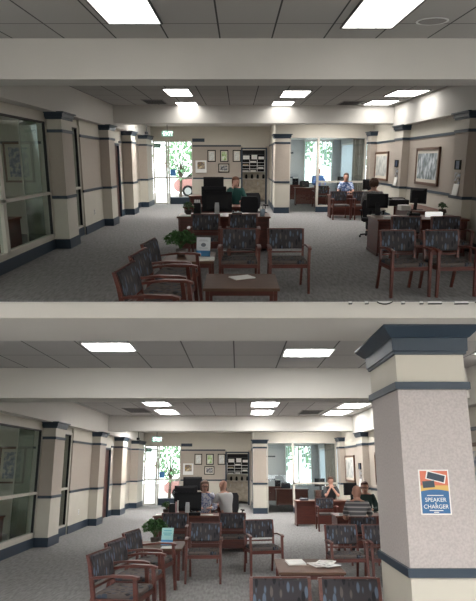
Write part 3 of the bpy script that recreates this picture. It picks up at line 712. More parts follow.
def person(K, x, y, rzd, label, shirt, skin=None, hair=None, hairstyle='short', arms='desk', glasses=False, pants=None, lean=.06, turn=0, seat=.42):
    """seated figure facing -Y at 0 degrees; x, y under the hips"""
    skin = skin or SKIN; pants = pants or DARK
    t = thing('person', label, 'person', K, (x, y, 0), R(rzd)); t.scale = (1.1, 1.1, 1.1)
    hz = seat + .09
    ch = (0, -lean * .8, hz + .42); nk = (0, -lean - .01, hz + .55); hd = Vector((0, -lean - .035, hz + .675))
    sh = [(s * .17, -lean * .9, hz + .475) for s in (-1, 1)]
    if arms == 'desk': el = [(s * .25, -lean - .16, hz + .20) for s in (-1, 1)]; ha = [(s * .12, -lean - .40, hz + .22) for s in (-1, 1)]
    elif arms == 'face': el = [(s * .19, -lean - .3, hz + .24) for s in (-1, 1)]; ha = [(s * .03, -lean - .17, hz + .5) for s in (-1, 1)]
    elif arms == 'onehand': el = [(-.22, -lean - .22, hz + .2), (.25, -lean - .16, hz + .2)]; ha = [(-.07, -lean - .15, hz + .6), (.12, -lean - .4, hz + .22)]
    else: el = [(s * .25, -lean - .02, hz + .2) for s in (-1, 1)]; ha = [(s * .15, -lean - .28, hz + .08) for s in (-1, 1)]
    kn = [(s * .13, -.46, seat + .04) for s in (-1, 1)]; an = [(s * .13, -.44, .08) for s in (-1, 1)]; to = [(s * .14, -.58, .04) for s in (-1, 1)]
    N = [(0, 0, hz, .13, .11), (0, -lean * .4, hz + .2, .125, .095), (*ch, .14, .095), (*nk, .052, .055), (hd.x, hd.y + .01, hd.z - .03, .055, .06)]
    E = [(0, 1), (1, 2), (2, 3), (3, 4)]
    for i, s in enumerate((-1, 1)):
        k = len(N)
        wr = Vector(ha[i])
        N += [(*sh[i], .062, .062), (*el[i], .042, .042), (*wr, .026, .026)]; E += [(2, k), (k, k + 1), (k + 1, k + 2)]
        k = len(N)
        N += [(s * .09, -.05, hz - .03, .09, .09), (*kn[i], .062, .062), (*an[i], .038, .038), (*to[i], .035, .03)]; E += [(0, k), (k, k + 1), (k + 1, k + 2), (k + 2, k + 3)]
    vs, fs = skin_mesh(N, E)
    b = MB(); b.add(vs, fs, skin)
    Th = Matrix.Translation(hd) @ Matrix.Rotation(R(turn), 4, 'Z') @ Matrix.Rotation(R(8), 4, 'X') @ Matrix.Diagonal((1.1, 1.1, 1.06, 1))
    # head: jaw narrower than skull
    rings = []
    for z, rx, ry, oy in ((-.115, .02, .025, -.045), (-.105, .042, .05, -.03), (-.07, .058, .072, -.012), (-.02, .068, .088, 0), (.03, .074, .095, .006), (.07, .07, .09, .01), (.1, .052, .068, .012), (.118, .02, .03, .012)):
        rings.append([(rx * math.cos(2 * PI * j / 16), oy + ry * math.sin(2 * PI * j / 16), z) for j in range(16)])
    b.loft(rings, skin, Th)
    b.loft([[(-.009, -.086, .012), (.009, -.086, .012), (0, -.08, .02)], [(-.017, -.08, -.035), (.017, -.08, -.035), (0, -.113, -.03)], [(-.012, -.078, -.042), (.012, -.078, -.042), (0, -.09, -.042)]], skin, Th)
    lip = mat('lips', (.35, .12, .10), .5); eye = mat('eye', (.03, .025, .02), .3)
    b.ball((0, -.08, -.062), (.024, .008, .008), lip, Th, 8, 6)
    for s in (-1, 1):
        b.ball((s * .029, -.08, .012), (.011, .006, .006), eye, Th, 8, 6)
        b.ball((s * .074, .005, -.005), (.009, .02, .03), skin, Th, 8, 6)
    # hands: palm, four fingers of different lengths and a thumb
    for i, s in enumerate((-1, 1)):
        p = Vector(ha[i]); d = (p - Vector(el[i])).normalized()
        up = Vector((0, 0, 1)) if abs(d.z) < .7 else Vector((0, -1, 0))
        sd_ = d.cross(up).normalized(); up = sd_.cross(d).normalized()
        T_ = Matrix((( sd_.x, d.x, up.x, p.x), (sd_.y, d.y, up.y, p.y), (sd_.z, d.z, up.z, p.z), (0, 0, 0, 1)))
        b.box((-.036, -.01, -.012), (.036, .085, .013), skin, T_, bev=.009)
        for k, ln in enumerate((.062, .072, .068, .052)):
            xx = (-.027 + k * .018)
            b.tube([(xx, .075, 0), (xx, .075 + ln * .45, .002), (xx, .075 + ln * .8, -.012), (xx, .075 + ln, -.03)], [.0085, .008, .007, .005], skin, T_, 6)
        q = -s
        b.tube([(q * .03, .01, 0), (q * .055, .04, -.006), (q * .058, .072, -.014)], [.011, .009, .006], skin, T_, 6)
    b.build('body', t, smooth=True)
    # shirt
    N = [(0, 0, hz + .02, .155, .13), (0, -lean * .4, hz + .2, .15, .115), (*ch, .165, .112), (nk[0], nk[1] + .01, nk[2] - .05, .1, .085), (nk[0], nk[1] + .01, nk[2] + .0, .07, .068)]
    E = [(0, 1), (1, 2), (2, 3), (3, 4)]
    for i in range(2):
        k = len(N); a = Vector(sh[i]); c = Vector(el[i]); f_ = .98 if shirt.get('long') else .82
        m_ = a.lerp(c, f_); N += [(*a, .08, .078), (*m_, .062, .06)]; E += [(2, k), (k, k + 1)]
        if shirt.get('long'):
            q = c.lerp(Vector(ha[i]), .85); N.append((*q, .04, .04)); E.append((k + 1, k + 2))
    vs, fs = skin_mesh(N, E); c = MB(); c.add(vs, fs, shirt['mat']); c.build('shirt', t, smooth=True)
    N = [(0, 0, hz - .02, .15, .125)]; E = []
    for i, s in enumerate((-1, 1)):
        k = len(N); a = Vector(an[i]); a.z += .02
        N += [(s * .09, -.06, hz - .04, .1, .1), (*kn[i], .074, .074), (*a, .055, .055)]; E += [(0, k), (k, k + 1), (k + 1, k + 2)]
    vs, fs = skin_mesh(N, E); c = MB(); c.add(vs, fs, pants); c.build('trousers', t, smooth=True)
    for i in range(2):
        c = MB(); p = an[i]; c.loft([[(p[0] - .045, p[1] + .05, 0), (p[0] + .045, p[1] + .05, 0), (p[0] + .05, p[1] - .2, 0), (p[0] - .05, p[1] - .2, 0)], [(p[0] - .045, p[1] + .05, .09), (p[0] + .045, p[1] + .05, .09), (p[0] + .04, p[1] - .18, .05), (p[0] - .04, p[1] - .18, .05)]], BLACK); c.build('shoe', t)
    if hair:
        c = MB(); hm = hair; rr = []
        if hairstyle == 'curly':
            rnd = random.Random(3)
            for k in range(150):
                a = rnd.uniform(0, 2 * PI); e_ = rnd.uniform(-.9, 1.5)
                px, py, pz = .072 * math.cos(a) * math.cos(e_), .015 + .088 * math.sin(a) * math.cos(e_), .03 + .085 * math.sin(e_)
                if py < -.045 and pz < .06: continue
                c.ball((px, py, pz), .032, hm, Th, 7, 5)
        else:
            low = -.03 if hairstyle == 'short' else -.1
            for z, g in ((low, 1.02), (0, 1.1), (.04, 1.1), (.08, 1.07), (.11, .8), (.13, .3)):
                v_ = 1.18 if hairstyle == 'long' else 1.04; rx = .07 * g * v_; ry = .085 * g * v_
                cut = -.03 if z < .055 else -.2
                rr.append([(rx * math.cos(2 * PI * j / 18), max(.014 + ry * math.sin(2 * PI * j / 18), cut), z) for j in range(18)])
            c.loft(rr, hm, Th)
        c.build('hair', t, smooth=True)
    if glasses:
        c = MB()
        for s in (-1, 1):
            c.tube([(s * .031 + .022 * math.cos(a), -.1, .012 + .017 * math.sin(a)) for a in [2 * PI * i / 12 for i in range(13)]], .003, BLACK, Th, 5)
            c.tube([(s * .053, -.1, .015), (s * .078, -.01, .01)], .003, BLACK, Th, 5)
        c.tube([(-.01, -.101, .014), (.01, -.101, .014)], .003, BLACK, Th, 5); c.build('glasses', t)
    return t

def tree(K, loc, label, h, r, n, seed, grp=None, m=None):
    t = thing('tree', label, 'tree', K, loc, 0, grp); rnd = random.Random(seed)
    b = MB(); b.tube([(0, 0, 0), (.05, 0, h * .35), (0, .05, h * .75)], [.09, .07, .03], BARK)
    for k in range(6):
        a = 2 * PI * k / 6; b.tube([(.04, 0, h * .35), (r * .6 * math.cos(a), r * .6 * math.sin(a), h * (.6 + .05 * k))], [.04, .015], BARK, n=5)
    b.build('trunk', t)
    b = MB()
    for i in range(n):
        a = rnd.uniform(0, 2 * PI); u = rnd.uniform(-1, 1); q = rnd.uniform(.2, 1) ** .5; e_ = math.asin(u)
        c = (r * q * math.cos(a) * math.cos(e_), r * q * math.sin(a) * math.cos(e_), h * .66 + h * .36 * q * u)
        T_ = Matrix.Translation(c) @ Euler((rnd.uniform(-1.5, 1.5), rnd.uniform(-1.5, 1.5), a)).to_matrix().to_4x4(); s = rnd.uniform(.08, .16)
        b.add([(-s, 0, 0), (0, -s * .6, .02), (s, 0, 0), (0, s * .6, .02)], [(0, 1, 2, 3)], m or TREEG, T_)
    b.build('crown', t)
    return t

def car(K, loc, rzd, label, paint):
    t = thing('car', label, 'car', K, loc, R(rzd))
    b = MB(); sec = lambda x, z0, z1, w_: [(x, -w_, z0), (x, w_, z0), (x, w_, z1), (x, -w_, z1)]
    b.loft([sec(-2.1, .45, .75, .8), sec(-1.9, .28, .95, .88), sec(-.9, .25, 1.0, .9), sec(1.0, .25, .98, .9), sec(1.9, .28, .85, .88), sec(2.1, .4, .7, .8)], paint); b.build('car_body', t)
    b = MB(); b.loft([sec(-1.5, .95, 1.0, .8), sec(-1.0, .95, 1.42, .68), sec(.2, .95, 1.45, .68), sec(1.0, .95, 1.0, .8)], SCREEN); b.build('cabin_glass', t)
    b = MB(); b.box((-.95, -.66, 1.41), (.2, .66, 1.47), paint, bev=.02); b.build('roof', t)
    for x in (-1.3, 1.3):
        for s in (-1, 1):
            T_ = Matrix.Translation((x, s * .88, .32)) @ Matrix.Rotation(PI / 2, 4, 'X')
            b = MB(); b.lathe([(.1, -.09), (.32, -.09), (.32, .09), (.1, .09)], BLACK, T_, 14); wl = b.build('wheel', t)
            b = MB(); b.lathe([(.05, -.095), (.2, -.095), (.2, .095), (.05, .095)], ALU, T_, 12); b.build('hubcap', wl)
    return t

# ================================================================== build both storeys
for K, st in ((UP, 'upper lobby'), (LO, 'lower lobby')):
    shell(K, st)

# unseen walls, ground, ceiling and lamps added around the viewer to shape the light
b = MB(); b.box((-9.2, -1.6, -.3), (-9.1, 8, 9), CREAM); struct(b.build('wall_shield_left'))
b = MB(); b.box((9.1, -1.6, -.3), (9.2, 8, 9), CREAM); struct(b.build('wall_shield_right'))

b = MB(); b.box((-9.2, -14, -.12), (9.2, .79, -.02), ASPH); struct(b.build('ground_added_front'))  # unseen pavement, added to cut sky light coming from below
b = MB(); b.box((-6, -.55, 3.3), (6, 1.05, 3.34), BEAM); struct(b.build('ceiling_added_front', None, LO))  # unseen ceiling, added to carry the fill lights over the viewer
for x, n in ((-3.2, 'left'), (0, 'middle'), (3.2, 'right')):
    troffer(LO, x, .45, 1.2, .6, 'added unseen fill light above the viewer, %s of three, lower lobby' % n, 55, None, 'after', 3.3)  # added fixtures that brighten the front of the lower lobby
b = MB(); b.box((-6, -.42, 1.1), (6, -.4, CEIL), CREAM); struct(b.build('wall_light_block', None, UP))  # unseen wall, added to keep outside light off the upper storey

# ceiling fixtures
for (x, y, wx, wy, n) in ((-1.24, 5.72, .66, 1.25, 'big front ceiling light at left'), (1.6, 5.92, .66, 1.25, 'big front ceiling light at right')):
    troffer(UP, x, y, wx, wy, 'wide lit fluorescent panel, %s, upper lobby' % n, LAMP_BEFORE * .3, None, 'before')
for (x, y, wx, wy, n) in ((-1.45, 12.45, .62, 1.3, 'left pair, nearer panel'), (-1.5, 15.0, .62, 1.2 - .62 + .55, 'left pair, farther panel'), (1.42, 12.75, .68, 1.3, 'middle pair, nearer panel'), (1.3, 14.75, .62, 1.0, 'middle pair, farther panel'),
                         (4.15, 12.6, .8, 1.2, 'right pair, nearer panel'), (4.1, 14.6, .8, 1.1, 'right pair, farther panel')):
    troffer(UP, x, y, wx, wy, 'lit recessed fluorescent ceiling light, %s between the two beams, upper lobby' % n, LAMP_BEFORE, None, 'before')
for (x, y, wx, wy, n) in ((-1.82, 6.68, .7, .5, 'big front ceiling light at left'), (1.04, 7.05, .74, .5, 'big front ceiling light left of the near column'), (3.9, 6.9, .74, .5, 'added unseen front light past the near column')):  # the third is out of view, added to brighten the nearer beam
    troffer(LO, x, y, wx, wy, 'lit basket ceiling light, %s, lower lobby' % n, LAMP_AFTER * 2.4, None, 'after')
for (x, y, wx, wy, n) in ((-2.25, 13.3, .75, 1.3, 'left pair, nearer panel'), (-2.28, 15.7, .7, 1.5, 'left pair, farther panel'), (.75, 13.6, .8, 1.2, 'middle pair, nearer panel'), (.78, 15.8, .75, 1.5, 'middle pair, farther panel'),
                         (3.3, 13.9, .8, 1.2, 'right pair, nearer panel'), (3.25, 15.9, .8, 1.4, 'right pair, farther panel')):
    troffer(LO, x, y, wx, wy, 'lit basket ceiling light, %s between the two beams, lower lobby' % n, LAMP_AFTER, None, 'after')
vent(UP, -2.35, 14.4, .62, 1.0, 'slotted ceiling vent left of the ceiling lights, upper lobby')
vent(UP, 3.25, 14.7, .62, 1.0, 'slotted ceiling vent beside the right ceiling lights, upper lobby')
vent(LO, -3.15, 15.2, .7, 1.3, 'slotted ceiling vent left of the ceiling lights, lower lobby')
vent(LO, 2.35, 15.8, .7, 1.3, 'slotted ceiling vent beside the right ceiling lights, lower lobby')
for K, x, y, n in ((UP, 2.31, 6.25, 'upper'), (LO, 1.95, 7.0, 'lower')):
    t = thing('ceiling_speaker', 'round ceiling speaker grille right of the front light, %s lobby' % n, 'speaker', K, (x, y, CEIL))
    b = MB(); b.lathe([(.02, -.012), (.15, -.012), (.17, -.002)], mat('speaker_grey', (.3, .29, .28), .6), n=24); b.build('grille', t)
    b = MB(); b.lathe([(.165, -.002), (.165, -.01), (.19, -.01), (.19, -.002)], WHITE, n=24); b.build('ring', t)

# ---------------- outside
for K, n in ((UP, 'upper'), (LO, 'lower')):
    X, Y = K.x, K.y; yb = Y(21.7)
    b = MB(); b.box((X(-9), yb + .1, -.22), (X(10), yb + (9 if K.top else 26), -.12), ASPH); struct(b.build('ground_outside', None, K))
    tree(K, (X(-2.95), yb + 3.4, -.12), 'young leafy tree right outside the entry door, %s lobby' % n, 3.2, .85, 230, 5)
    tree(K, (X(-6.1), yb + 6.0, -.12), 'leafy tree farther left outside the entry, %s lobby' % n, 4.2, 1.4, 300, 6)
    for i, (tx, ty) in enumerate(((3.3, 27.2), (5.3, 27.6), (7.4, 27.8), (9.0, 25.4))):
        tree(K, (X(tx), Y(ty), -.12), '%s of the trees seen through the blinds of the glazed office, %s lobby' % (('leftmost', 'second', 'third', 'rightmost')[i], n), 4.6, .95, 420, 20 + i)
    car(K, (X(-1.6), yb + 6.9, -.12), 4, 'red car parked outside the entry door, %s lobby' % n, mat('car_red', (.5, .25, .23), .3))
    car(K, (X(-.3), yb + 4.6, -.12), 4, 'silver car parked nearest the entry door, %s lobby' % n, mat('car_silver', (.6, .62, .64), .3))

# ================================================================== upper lobby furniture
K = UP
A = chair(K, -.80, 4.66, 84, 'guest chair nearest in the left row, cut by the slab edge, upper lobby')
A.scale.x = 1.22
chairs_cut = [A]
Bc = chair(K, -.82, 5.44, 84, 'middle patterned guest chair of the left row facing right, upper lobby')
Cc = chair(K, -.84, 6.20, 84, 'patterned guest chair farthest in the left row, beside the plant table, upper lobby')
for q in (Bc, Cc): q.scale.x = 1.22
chairs_cut += [Bc, Cc]
chair(K, .02, 7.12, 0, 'patterned guest chair behind the coffee table, left of the pair, upper lobby')
chair(K, .74, 7.12, 2, 'patterned guest chair facing the coffee table, right of the middle pair, upper lobby')
chair(K, 2.42, 6.93, 7, 'patterned guest chair at the front right, left of its pair, upper lobby')
chair(K, 3.08, 6.95, 7, 'patterned guest chair at the front right corner, right of the pair, upper lobby')
chair(K, -.63, 9.15, 0, 'patterned guest chair standing against the middle desk, left one, upper lobby')
chair(K, .10, 9.15, 0, 'patterned guest chair standing against the middle desk, right one, upper lobby')
chair(K, 3.13, 8.75, 0, 'patterned guest chair against the right desk, left one, upper lobby')
chair(K, 3.87, 8.75, 0, 'patterned guest chair against the right desk, right one, upper lobby')
chair(K, 3.38, 16.1, 2, 'guest chair before the far right desk, left one, upper lobby')
chair(K, 4.1, 16.1, 0, 'guest chair before the far right desk, right one, upper lobby')
low_table(K, (-.72, 7.12, 0), .74, .7, .5, 'square cherry side table holding the plant, upper lobby')
plant(K, (-.86, 7.2, .5), 'bushy green plant on the side table, upper lobby', .25, 480, .28)
placard(K, (-.52, 7.1, .5), -8, 'white and blue brochure stand beside the plant, upper lobby', mat('flyer_white', (.6, .64, .68), .5), True)
b = MB(); b.box((-.12, -.08, 0), (.12, .08, .035), PAPER, bev=.004); tag(b.build('paper_stack', None, K, (-.46, 6.88, .5)), 'small white stack of cards on the plant table front, upper lobby', 'paper')
ct = low_table(K, (.04, 5.85, 0), .9, .75, .45, 'brown coffee table at the slab edge, upper lobby'); chairs_cut.append(ct)
b = MB(); T_ = Matrix.Rotation(.5, 4, 'Z'); b.box((-.14, -.1, 0), (.14, .1, .012), PAPER, T_); tag(b.build('magazine', None, K, (.05, 6.0, .45)), 'pale magazine lying on the coffee table, upper lobby', 'magazine')

# middle desk group
desk(K, (-.3, 10.55, 0), 1.98, .9, 0, 'cherry reception desk in the middle, monitors on it, upper lobby')
monitor(K, (-.45, 10.45, .75), 180, 'large black computer screen seen from behind on the middle desk, upper lobby', .64, .42, True)
monitor(K, (-.62, 12.6, .75), 180, 'second black computer screen behind the first at the middle desks, upper lobby', .64, .42, True)
monitor(K, (-.75, 15.1, .85), 180, 'small distant black screen behind the middle desks, upper lobby', .62, .4)
desk(K, (-.55, 12.7, 0), 1.7, .8, 0, 'second cherry desk behind the middle reception desk, upper lobby')
desk(K, (-.7, 15.1, 0), 1.6, .8, 0, 'third cherry desk farthest in the middle row, upper lobby', h=.85)
task_chair(K, .28, 11.9, 0, 'black task chair behind the middle desk, upper lobby', 1.02)
task_chair(K, .52, 13.6, 20, 'black task chair right of the seated woman in green, upper lobby', 1.0)
green = dict(mat=mat('green_blouse', (.015, .08, .07), .8), long=True)
person(K, -.08, 13.85, 8, 'woman in dark green top with hand to her face, behind the middle desks', green, SKINP, mat('auburn_hair', (.16, .06, .03), .7), 'long', 'onehand', seat=.42)
plant(K, (-1.08, 10.6, .75), 'small green plant on the left end of the middle desk, upper lobby', .12, 90, .16)
for i, (x, y, ww, dd, hh, m, lab, nm) in enumerate(((-1.1, 10.25, .3, .25, .02, PAPER, 'white papers on the left corner of the middle desk, upper lobby', 'paper_stack'), (-.9, 10.75, .16, .2, .24, BLACK, 'black desk organizer left of the big screen, upper lobby', 'desk_organizer'),
                                            (-.02, 10.4, .22, .2, .07, BLACK, 'black desk telephone right of the big screen, upper lobby', 'telephone'))):
    o = thing(nm, lab, nm.replace('_', ' '), K, (x, y, .75))
    b = MB(); b.box((-ww / 2, -dd / 2, 0), (ww / 2, dd / 2, hh), m, bev=min(.01, hh / 3)); b.build('body' if nm != 'paper_stack' else 'sheets', o)
    if nm == 'telephone': b = MB(); b.tube([(-.08, -.06, .09), (-.08, .06, .09)], .02, BLACK); b.build('handset', o)
    if nm == 'desk_organizer':
        for k in range(3): b = MB(); b.box((-.06 + k * .045, -.08, .24), (-.03 + k * .045, .06, .3), PAPER); b.build('file', o)
def bottle(K, loc, lab, m):
    o = thing('sanitizer_bottle', lab, 'bottle', K, loc)
    b = MB(); b.lathe([(.045, 0), (.05, .02), (.05, .12), (.02, .15)], m); b.build('bottle_body', o, smooth=True)
    b = MB(); b.lathe([(.015, .15), (.015, .18)], WHITE); b.box((-.035, -.008, .18), (.012, .008, .195), WHITE); b.build('pump', o)
bottle(K, (.52, 10.3, .75), 'clear sanitizer bottle with blue pump on the right end of the middle desk, upper lobby', mat('clear_blue_gel', (.3, .4, .5), .2))
cup = MB(); cup.lathe([(.03, 0), (.04, .1), (.036, .1), (.028, .01)], mat('cup_red', (.5, .1, .08), .5)); tag(cup.build('cup', None, K, (.25, 12.6, .75), smooth=True), 'red and white cup on the second middle desk, upper lobby', 'cup')

# right desk group
desk(K, (3.72, 10.1, 0), 1.85, 1.0, 0, 'large cherry desk at the right with two guest chairs before it, upper lobby')
desk(K, (4.5, 12.2, 0), 2.2, .7, -90, 'cherry return desk along the right wall carrying the printer, upper lobby', simple=True)
monitor(K, (3.0, 10.5, .75), 180, 'low wide black screen seen from behind on the left of the right desk, upper lobby', .46, .3)
monitor(K, (4.28, 11.6, .75), 120, 'black screen standing on the return desk by the right wall, upper lobby', .5, .36)
o = thing('printer', 'black printer with paper on the return desk, upper lobby', 'printer', K, (4.15, 12.75, .75))
b = MB(); b.box((-.26, -.25, 0), (.26, .25, .16), BLACK, bev=.02); b.build('housing', o)
b = MB(); b.box((-.2, -.05, .16), (.2, .2, .2), BLACK, bev=.01); b.build('scanner_lid', o)
b = MB(); b.box((-.15, -.2, .17), (.15, -.05, .175), PAPER); b.build('paper_sheet', o)
b = MB(); b.box((-.2, 0, 0), (.2, .03, .17), PAPER); b.box((-.16, -.004, .04), (.16, 0, .12), mat('card_red_print', (.4, .06, .06), .6)); tag(b.build('desk_sign', None, K, (4.15, 13.2, .92 - .17)), 'white desk sign with red lettering behind the printer, upper lobby', 'sign')
plant(K, (4.5, 10.7, .75), 'small green plant at the right end of the right desk, upper lobby', .1, 70, .14)
o = thing('desk_lamp_box', 'glowing white box on the right end of the right desk, upper lobby', 'light box', K, (4.1, 10.15, .75))
b = MB(); b.box((-.17, -.05, 0), (.17, .05, .1), mat('lightbox_white', (.9, .9, .88), .4, emit=(1, 1, .95), es=.7), bev=.01); b.build('body', o)
o = thing('telephone', 'black desk telephone near the plant on the right desk, upper lobby', 'telephone', K, (3.75, 10.35, .75))
b = MB(); b.box((-.12, -.1, 0), (.12, .1, .06), BLACK, bev=.01); b.build('body', o); b = MB(); b.tube([(-.08, -.07, .08), (-.08, .07, .08)], .02, BLACK); b.build('handset', o)
b = MB(); b.box((-.13, -.04, 0), (.13, .04, .05), mat('silver_holder', (.5, .5, .5), .4)); tag(b.build('card_holder', None, K, (3.08, 10.0 - .2, .75)), 'silver card holder on the left front of the right desk, upper lobby', 'card holder')
b = MB(); b.box((-.13, -.1, 0), (.13, .1, .12), PAPER, bev=.01); tag(b.build('tissue_box', None, K, (3.95, 11.55, .75), .2), 'white tissue box behind the screen by the right wall, upper lobby', 'tissue box')
task_chair(K, 3.38, 12.2, 160, 'black task chair with the brown haired person at the right desk, upper lobby', .95)
person(K, 3.38, 12.25, 160, 'person with curly brown hair seen from behind in grey patterned top, right desk', dict(mat=mat('grey_pattern_top', (.2, .19, .19), .9, noise=((40, 40, 40), .5)), long=True), SKINP, mat('brown_hair', (.07, .03, .015), .7), 'curly', 'desk')
desk(K, (3.9, 16.75, 0), 1.6, .6, 0, 'far right cherry desk before the glazed office, upper lobby')
floral = dict(mat=print_mat('blue_floral_cloth', ((.02, .05, .14), (.06, .12, .28), (.45, .5, .6)), (22, 22, 22)))
person(K, 3.9, 17.75, -12, 'man in blue floral shirt seated behind the far right desk', floral, SKIN, mat('short_brown_hair', (.08, .04, .025), .7), 'short', 'desk', lean=.08)
task_chair(K, 3.92, 17.92, 0, 'black task chair under the man in blue floral shirt, upper lobby', .95)
monitor(K, (4.48, 17.0, .75), 215, 'black screen on the far right desk beside the man in floral shirt, upper lobby', .46, .36)
for i in range(2):
    b = MB(); b.lathe([(.035, 0), (.04, .11), (.036, .11), (.03, .01)], BLACK if i else mat('cup_blue', (.1, .15, .25), .4)); tag(b.build('cup', None, K, (3.25 + i * .14, 16.85, .75), smooth=True), ('black pen cup' if i else 'blue cup') + ' on the left end of the far right desk, upper lobby', 'cup')

# ---------------- rear office contents on both storeys
for K, n in ((UP, 'upper lobby'), (LO, 'lower lobby')):
    X, Y = K.x, K.y
    desk(K, (X(3.2), Y(21.3), 0), 1.5, .7, 0, 'dark cherry desk inside the glazed rear office, %s' % n, simple=True)
    desk(K, (X(2.7), Y(23.7), 0), 1.2, .55, 0, 'dark cherry credenza on the rear wall of the glazed office, %s' % n, simple=True)
    o = thing('desk_organizer', 'black file holder on the credenza of the glazed office, %s' % n, 'desk organizer', K, (X(2.75), Y(23.6), .75))
    b = MB(); b.box((-.14, -.1, 0), (.14, .1, .3), BLACK, bev=.01); b.build('body', o); b = MB(); b.box((-.11, -.1, .3), (.11, .02, .34), PAPER); b.build('file', o)
    monitor(K, (X(4.35), Y(20.4), .75), 200, 'black screen near the drape inside the glazed office, %s' % n, .5, .34)
    desk(K, (X(4.45), Y(20.4), 0), .7, .6, 0, 'small cherry desk by the drape inside the glazed office, %s' % n, simple=True)
    task_chair(K, X(3.05), Y(22.3), 0, 'black task chair before the desk in the glazed office, %s' % n, .98)
person(UP, 3.55, 22.0, 10, 'person with reddish hair in light blue shirt inside the glazed office', dict(mat=mat('light_blue_shirt', (.12, .25, .6), .8), long=True), SKINP, mat('red_hair', (.3, .1, .03), .7), 'short', 'desk', seat=.5)
guest_rear = chair(UP, 3.4, 20.2, 180, 'cherry guest chair inside the glazed office, upper lobby')


# ================================================================== lower lobby
K = LO
X, Y = K.x, K.y
# front bulkhead with raised letters, near column
b = MB(); b.box((-6.5, 3.75, 3.03), (6.5, 4.5, EYE + 3.75 * DEEP * math.tan(TILT + math.atan(9 / FOC))), BEAM); struct(b.build('trim_11', None, K), 'painted front bulkhead carrying the raised letters')
def near_column():
    x0, x1, y0, y1 = 1.345, 1.925, 4.05, 4.85
    r = bpy.data.objects.new('column', None); COL.objects.link(r); struct(r, 'big near column with grey vinyl, navy crown and a poster')
    b = MB(); b.box((x0, y0, 0), (x1, y1, 1.06), CREAM); b.box((x0, y0, 1.06), (x1, y1, 2.5), GREYV); b.box((x0, y0, 2.5), (x1, y1, 3.03), CREAM); b.build('shaft', r)
    b = MB(); e = .025
    b.box((x0 - e, y0 - e, 0), (x1 + e, y1 + e, .21), NAVY); b.box((x0 - e, y0 - e, 1.04), (x1 + e, y1 + e, 1.105), NAVY); b.box((x0 - e, y0 - e, 2.5), (x1 + e, y1 + e, 2.56), NAVY); b.build('navy_bands', r)
    b = MB()
    def ring(e, z): return [(x0 - e, y0 - e, z), (x1 + e, y0 - e, z), (x1 + e, y1 + e, z), (x0 - e, y1 + e, z)]
    b.loft([ring(.0, 2.795), ring(.02, 2.8), ring(.02, 2.82), ring(.03, 2.825), ring(.035, 2.935), ring(.05, 2.94), ring(.12, 3.015), ring(.12, 3.03)], NAVY); b.build('crown', r)
near_column()
LTOP = EYE + 3.75 * DEEP * math.tan(TILT + math.atan(9 / FOC)) - 3.0 + .001
sg = thing('raised_lettering', 'raised white capital letters on the front bulkhead, top right of the lower lobby', 'sign', K, (0, 3.75, 3.0))
tx = text('HOME EQUITY', .27, .015, WHITE); tx.parent = sg; tx.location = (.87, -.018, LTOP - .0125); tx.rotation_euler = (PI / 2, 0, 0); tx.scale = (1.02, 1, 1); tx.name = 'lettering'
tx2 = tx.copy(); tx2.data = tx.data.copy(); COL.objects.link(tx2); tx2.location = (.875, -.006, LTOP - .0175); tx2.name = 'letter_edge'; tx2.data.materials.clear(); tx2.data.materials.append(BLACK)
for q in (tx, tx2):
    bm = bmesh.new(); bm.from_mesh(q.data); zz = LTOP - q.location.z
    bmesh.ops.bisect_plane(bm, geom=bm.verts[:] + bm.edges[:] + bm.faces[:], plane_co=(0, zz, 0), plane_no=(0, 1, 0), clear_outer=True); bm.to_mesh(q.data); bm.free()
# poster on the near column
po = thing('poster', 'blue and orange poster for a speaker and charger on the near column', 'poster', K, (1.035, 4.05, 1.0))
px0, px1, pz0, pz1 = .428, .672, .50, .848
b = MB(); b.box((px0, -.006, pz0), (px1, -.001, pz1), PAPER); b.build('sheet', po)
b = MB(); b.box((px0 + .01, -.0075, pz0 + .01), (px1 - .01, -.006, pz0 + .18), mat('poster_blue', (.03, .13, .30), .5)); b.build('blue_panel', po)
b = MB(); pts = [(px0 + .01 + (px1 - px0 - .02) * i / 12, pz0 + .18 + .014 * math.sin(PI * i / 12)) for i in range(13)]
b.add([(p[0], -.008, p[1]) for p in pts] + [(p[0], -.008, pz0 + .175) for p in pts], [(i, i + 1, i + 14, i + 13) for i in range(12)], MATS['poster_blue']); b.build('curved_edge', po)
b = MB(); b.box((px0 + .01, -.007, pz0 + .18), (px1 - .01, -.006, pz0 + .225), mat('poster_yellow', (.65, .42, .12), .5)); b.box((px0 + .01, -.007, pz0 + .225), (px1 - .01, -.006, pz1 - .01), mat('poster_orange', (.6, .16, .09), .5)); b.build('orange_panel', po)
b = MB(); T_ = Matrix.Translation((.565, -.008, .79)) @ Matrix.Rotation(R(14), 4, 'Y')
b.box((-.08, -.002, -.034), (.08, .001, .034), PAPER, T_, bev=.0008); b.box((-.07, -.0035, -.026), (.07, -.002, .026), NAVY, T_)
T2 = Matrix.Translation((.5, -.009, .735)) @ Matrix.Rotation(R(-4), 4, 'Y'); b.box((-.045, -.004, -.027), (.05, .001, .025), mat('poster_dark', (.02, .04, .06), .4), T2); b.build('speaker_image', po)
for s_, z_, sz in (('SPEAKER', .60, .044), ('&', .582, .02), ('CHARGER', .548, .044)):
    q = text(s_, sz, .0008, PAPER, 'CENTER'); q.parent = po; q.location = (.55, -.0095, z_); q.rotation_euler = (PI / 2, 0, 0)
b = MB()
for z_, ww in ((.645, .065), (.53, .055), (.517, .02)): b.box((.55 - ww, -.0095, z_), (.55 + ww, -.0075, z_ + .006), PAPER)
b.build('small_print', po)

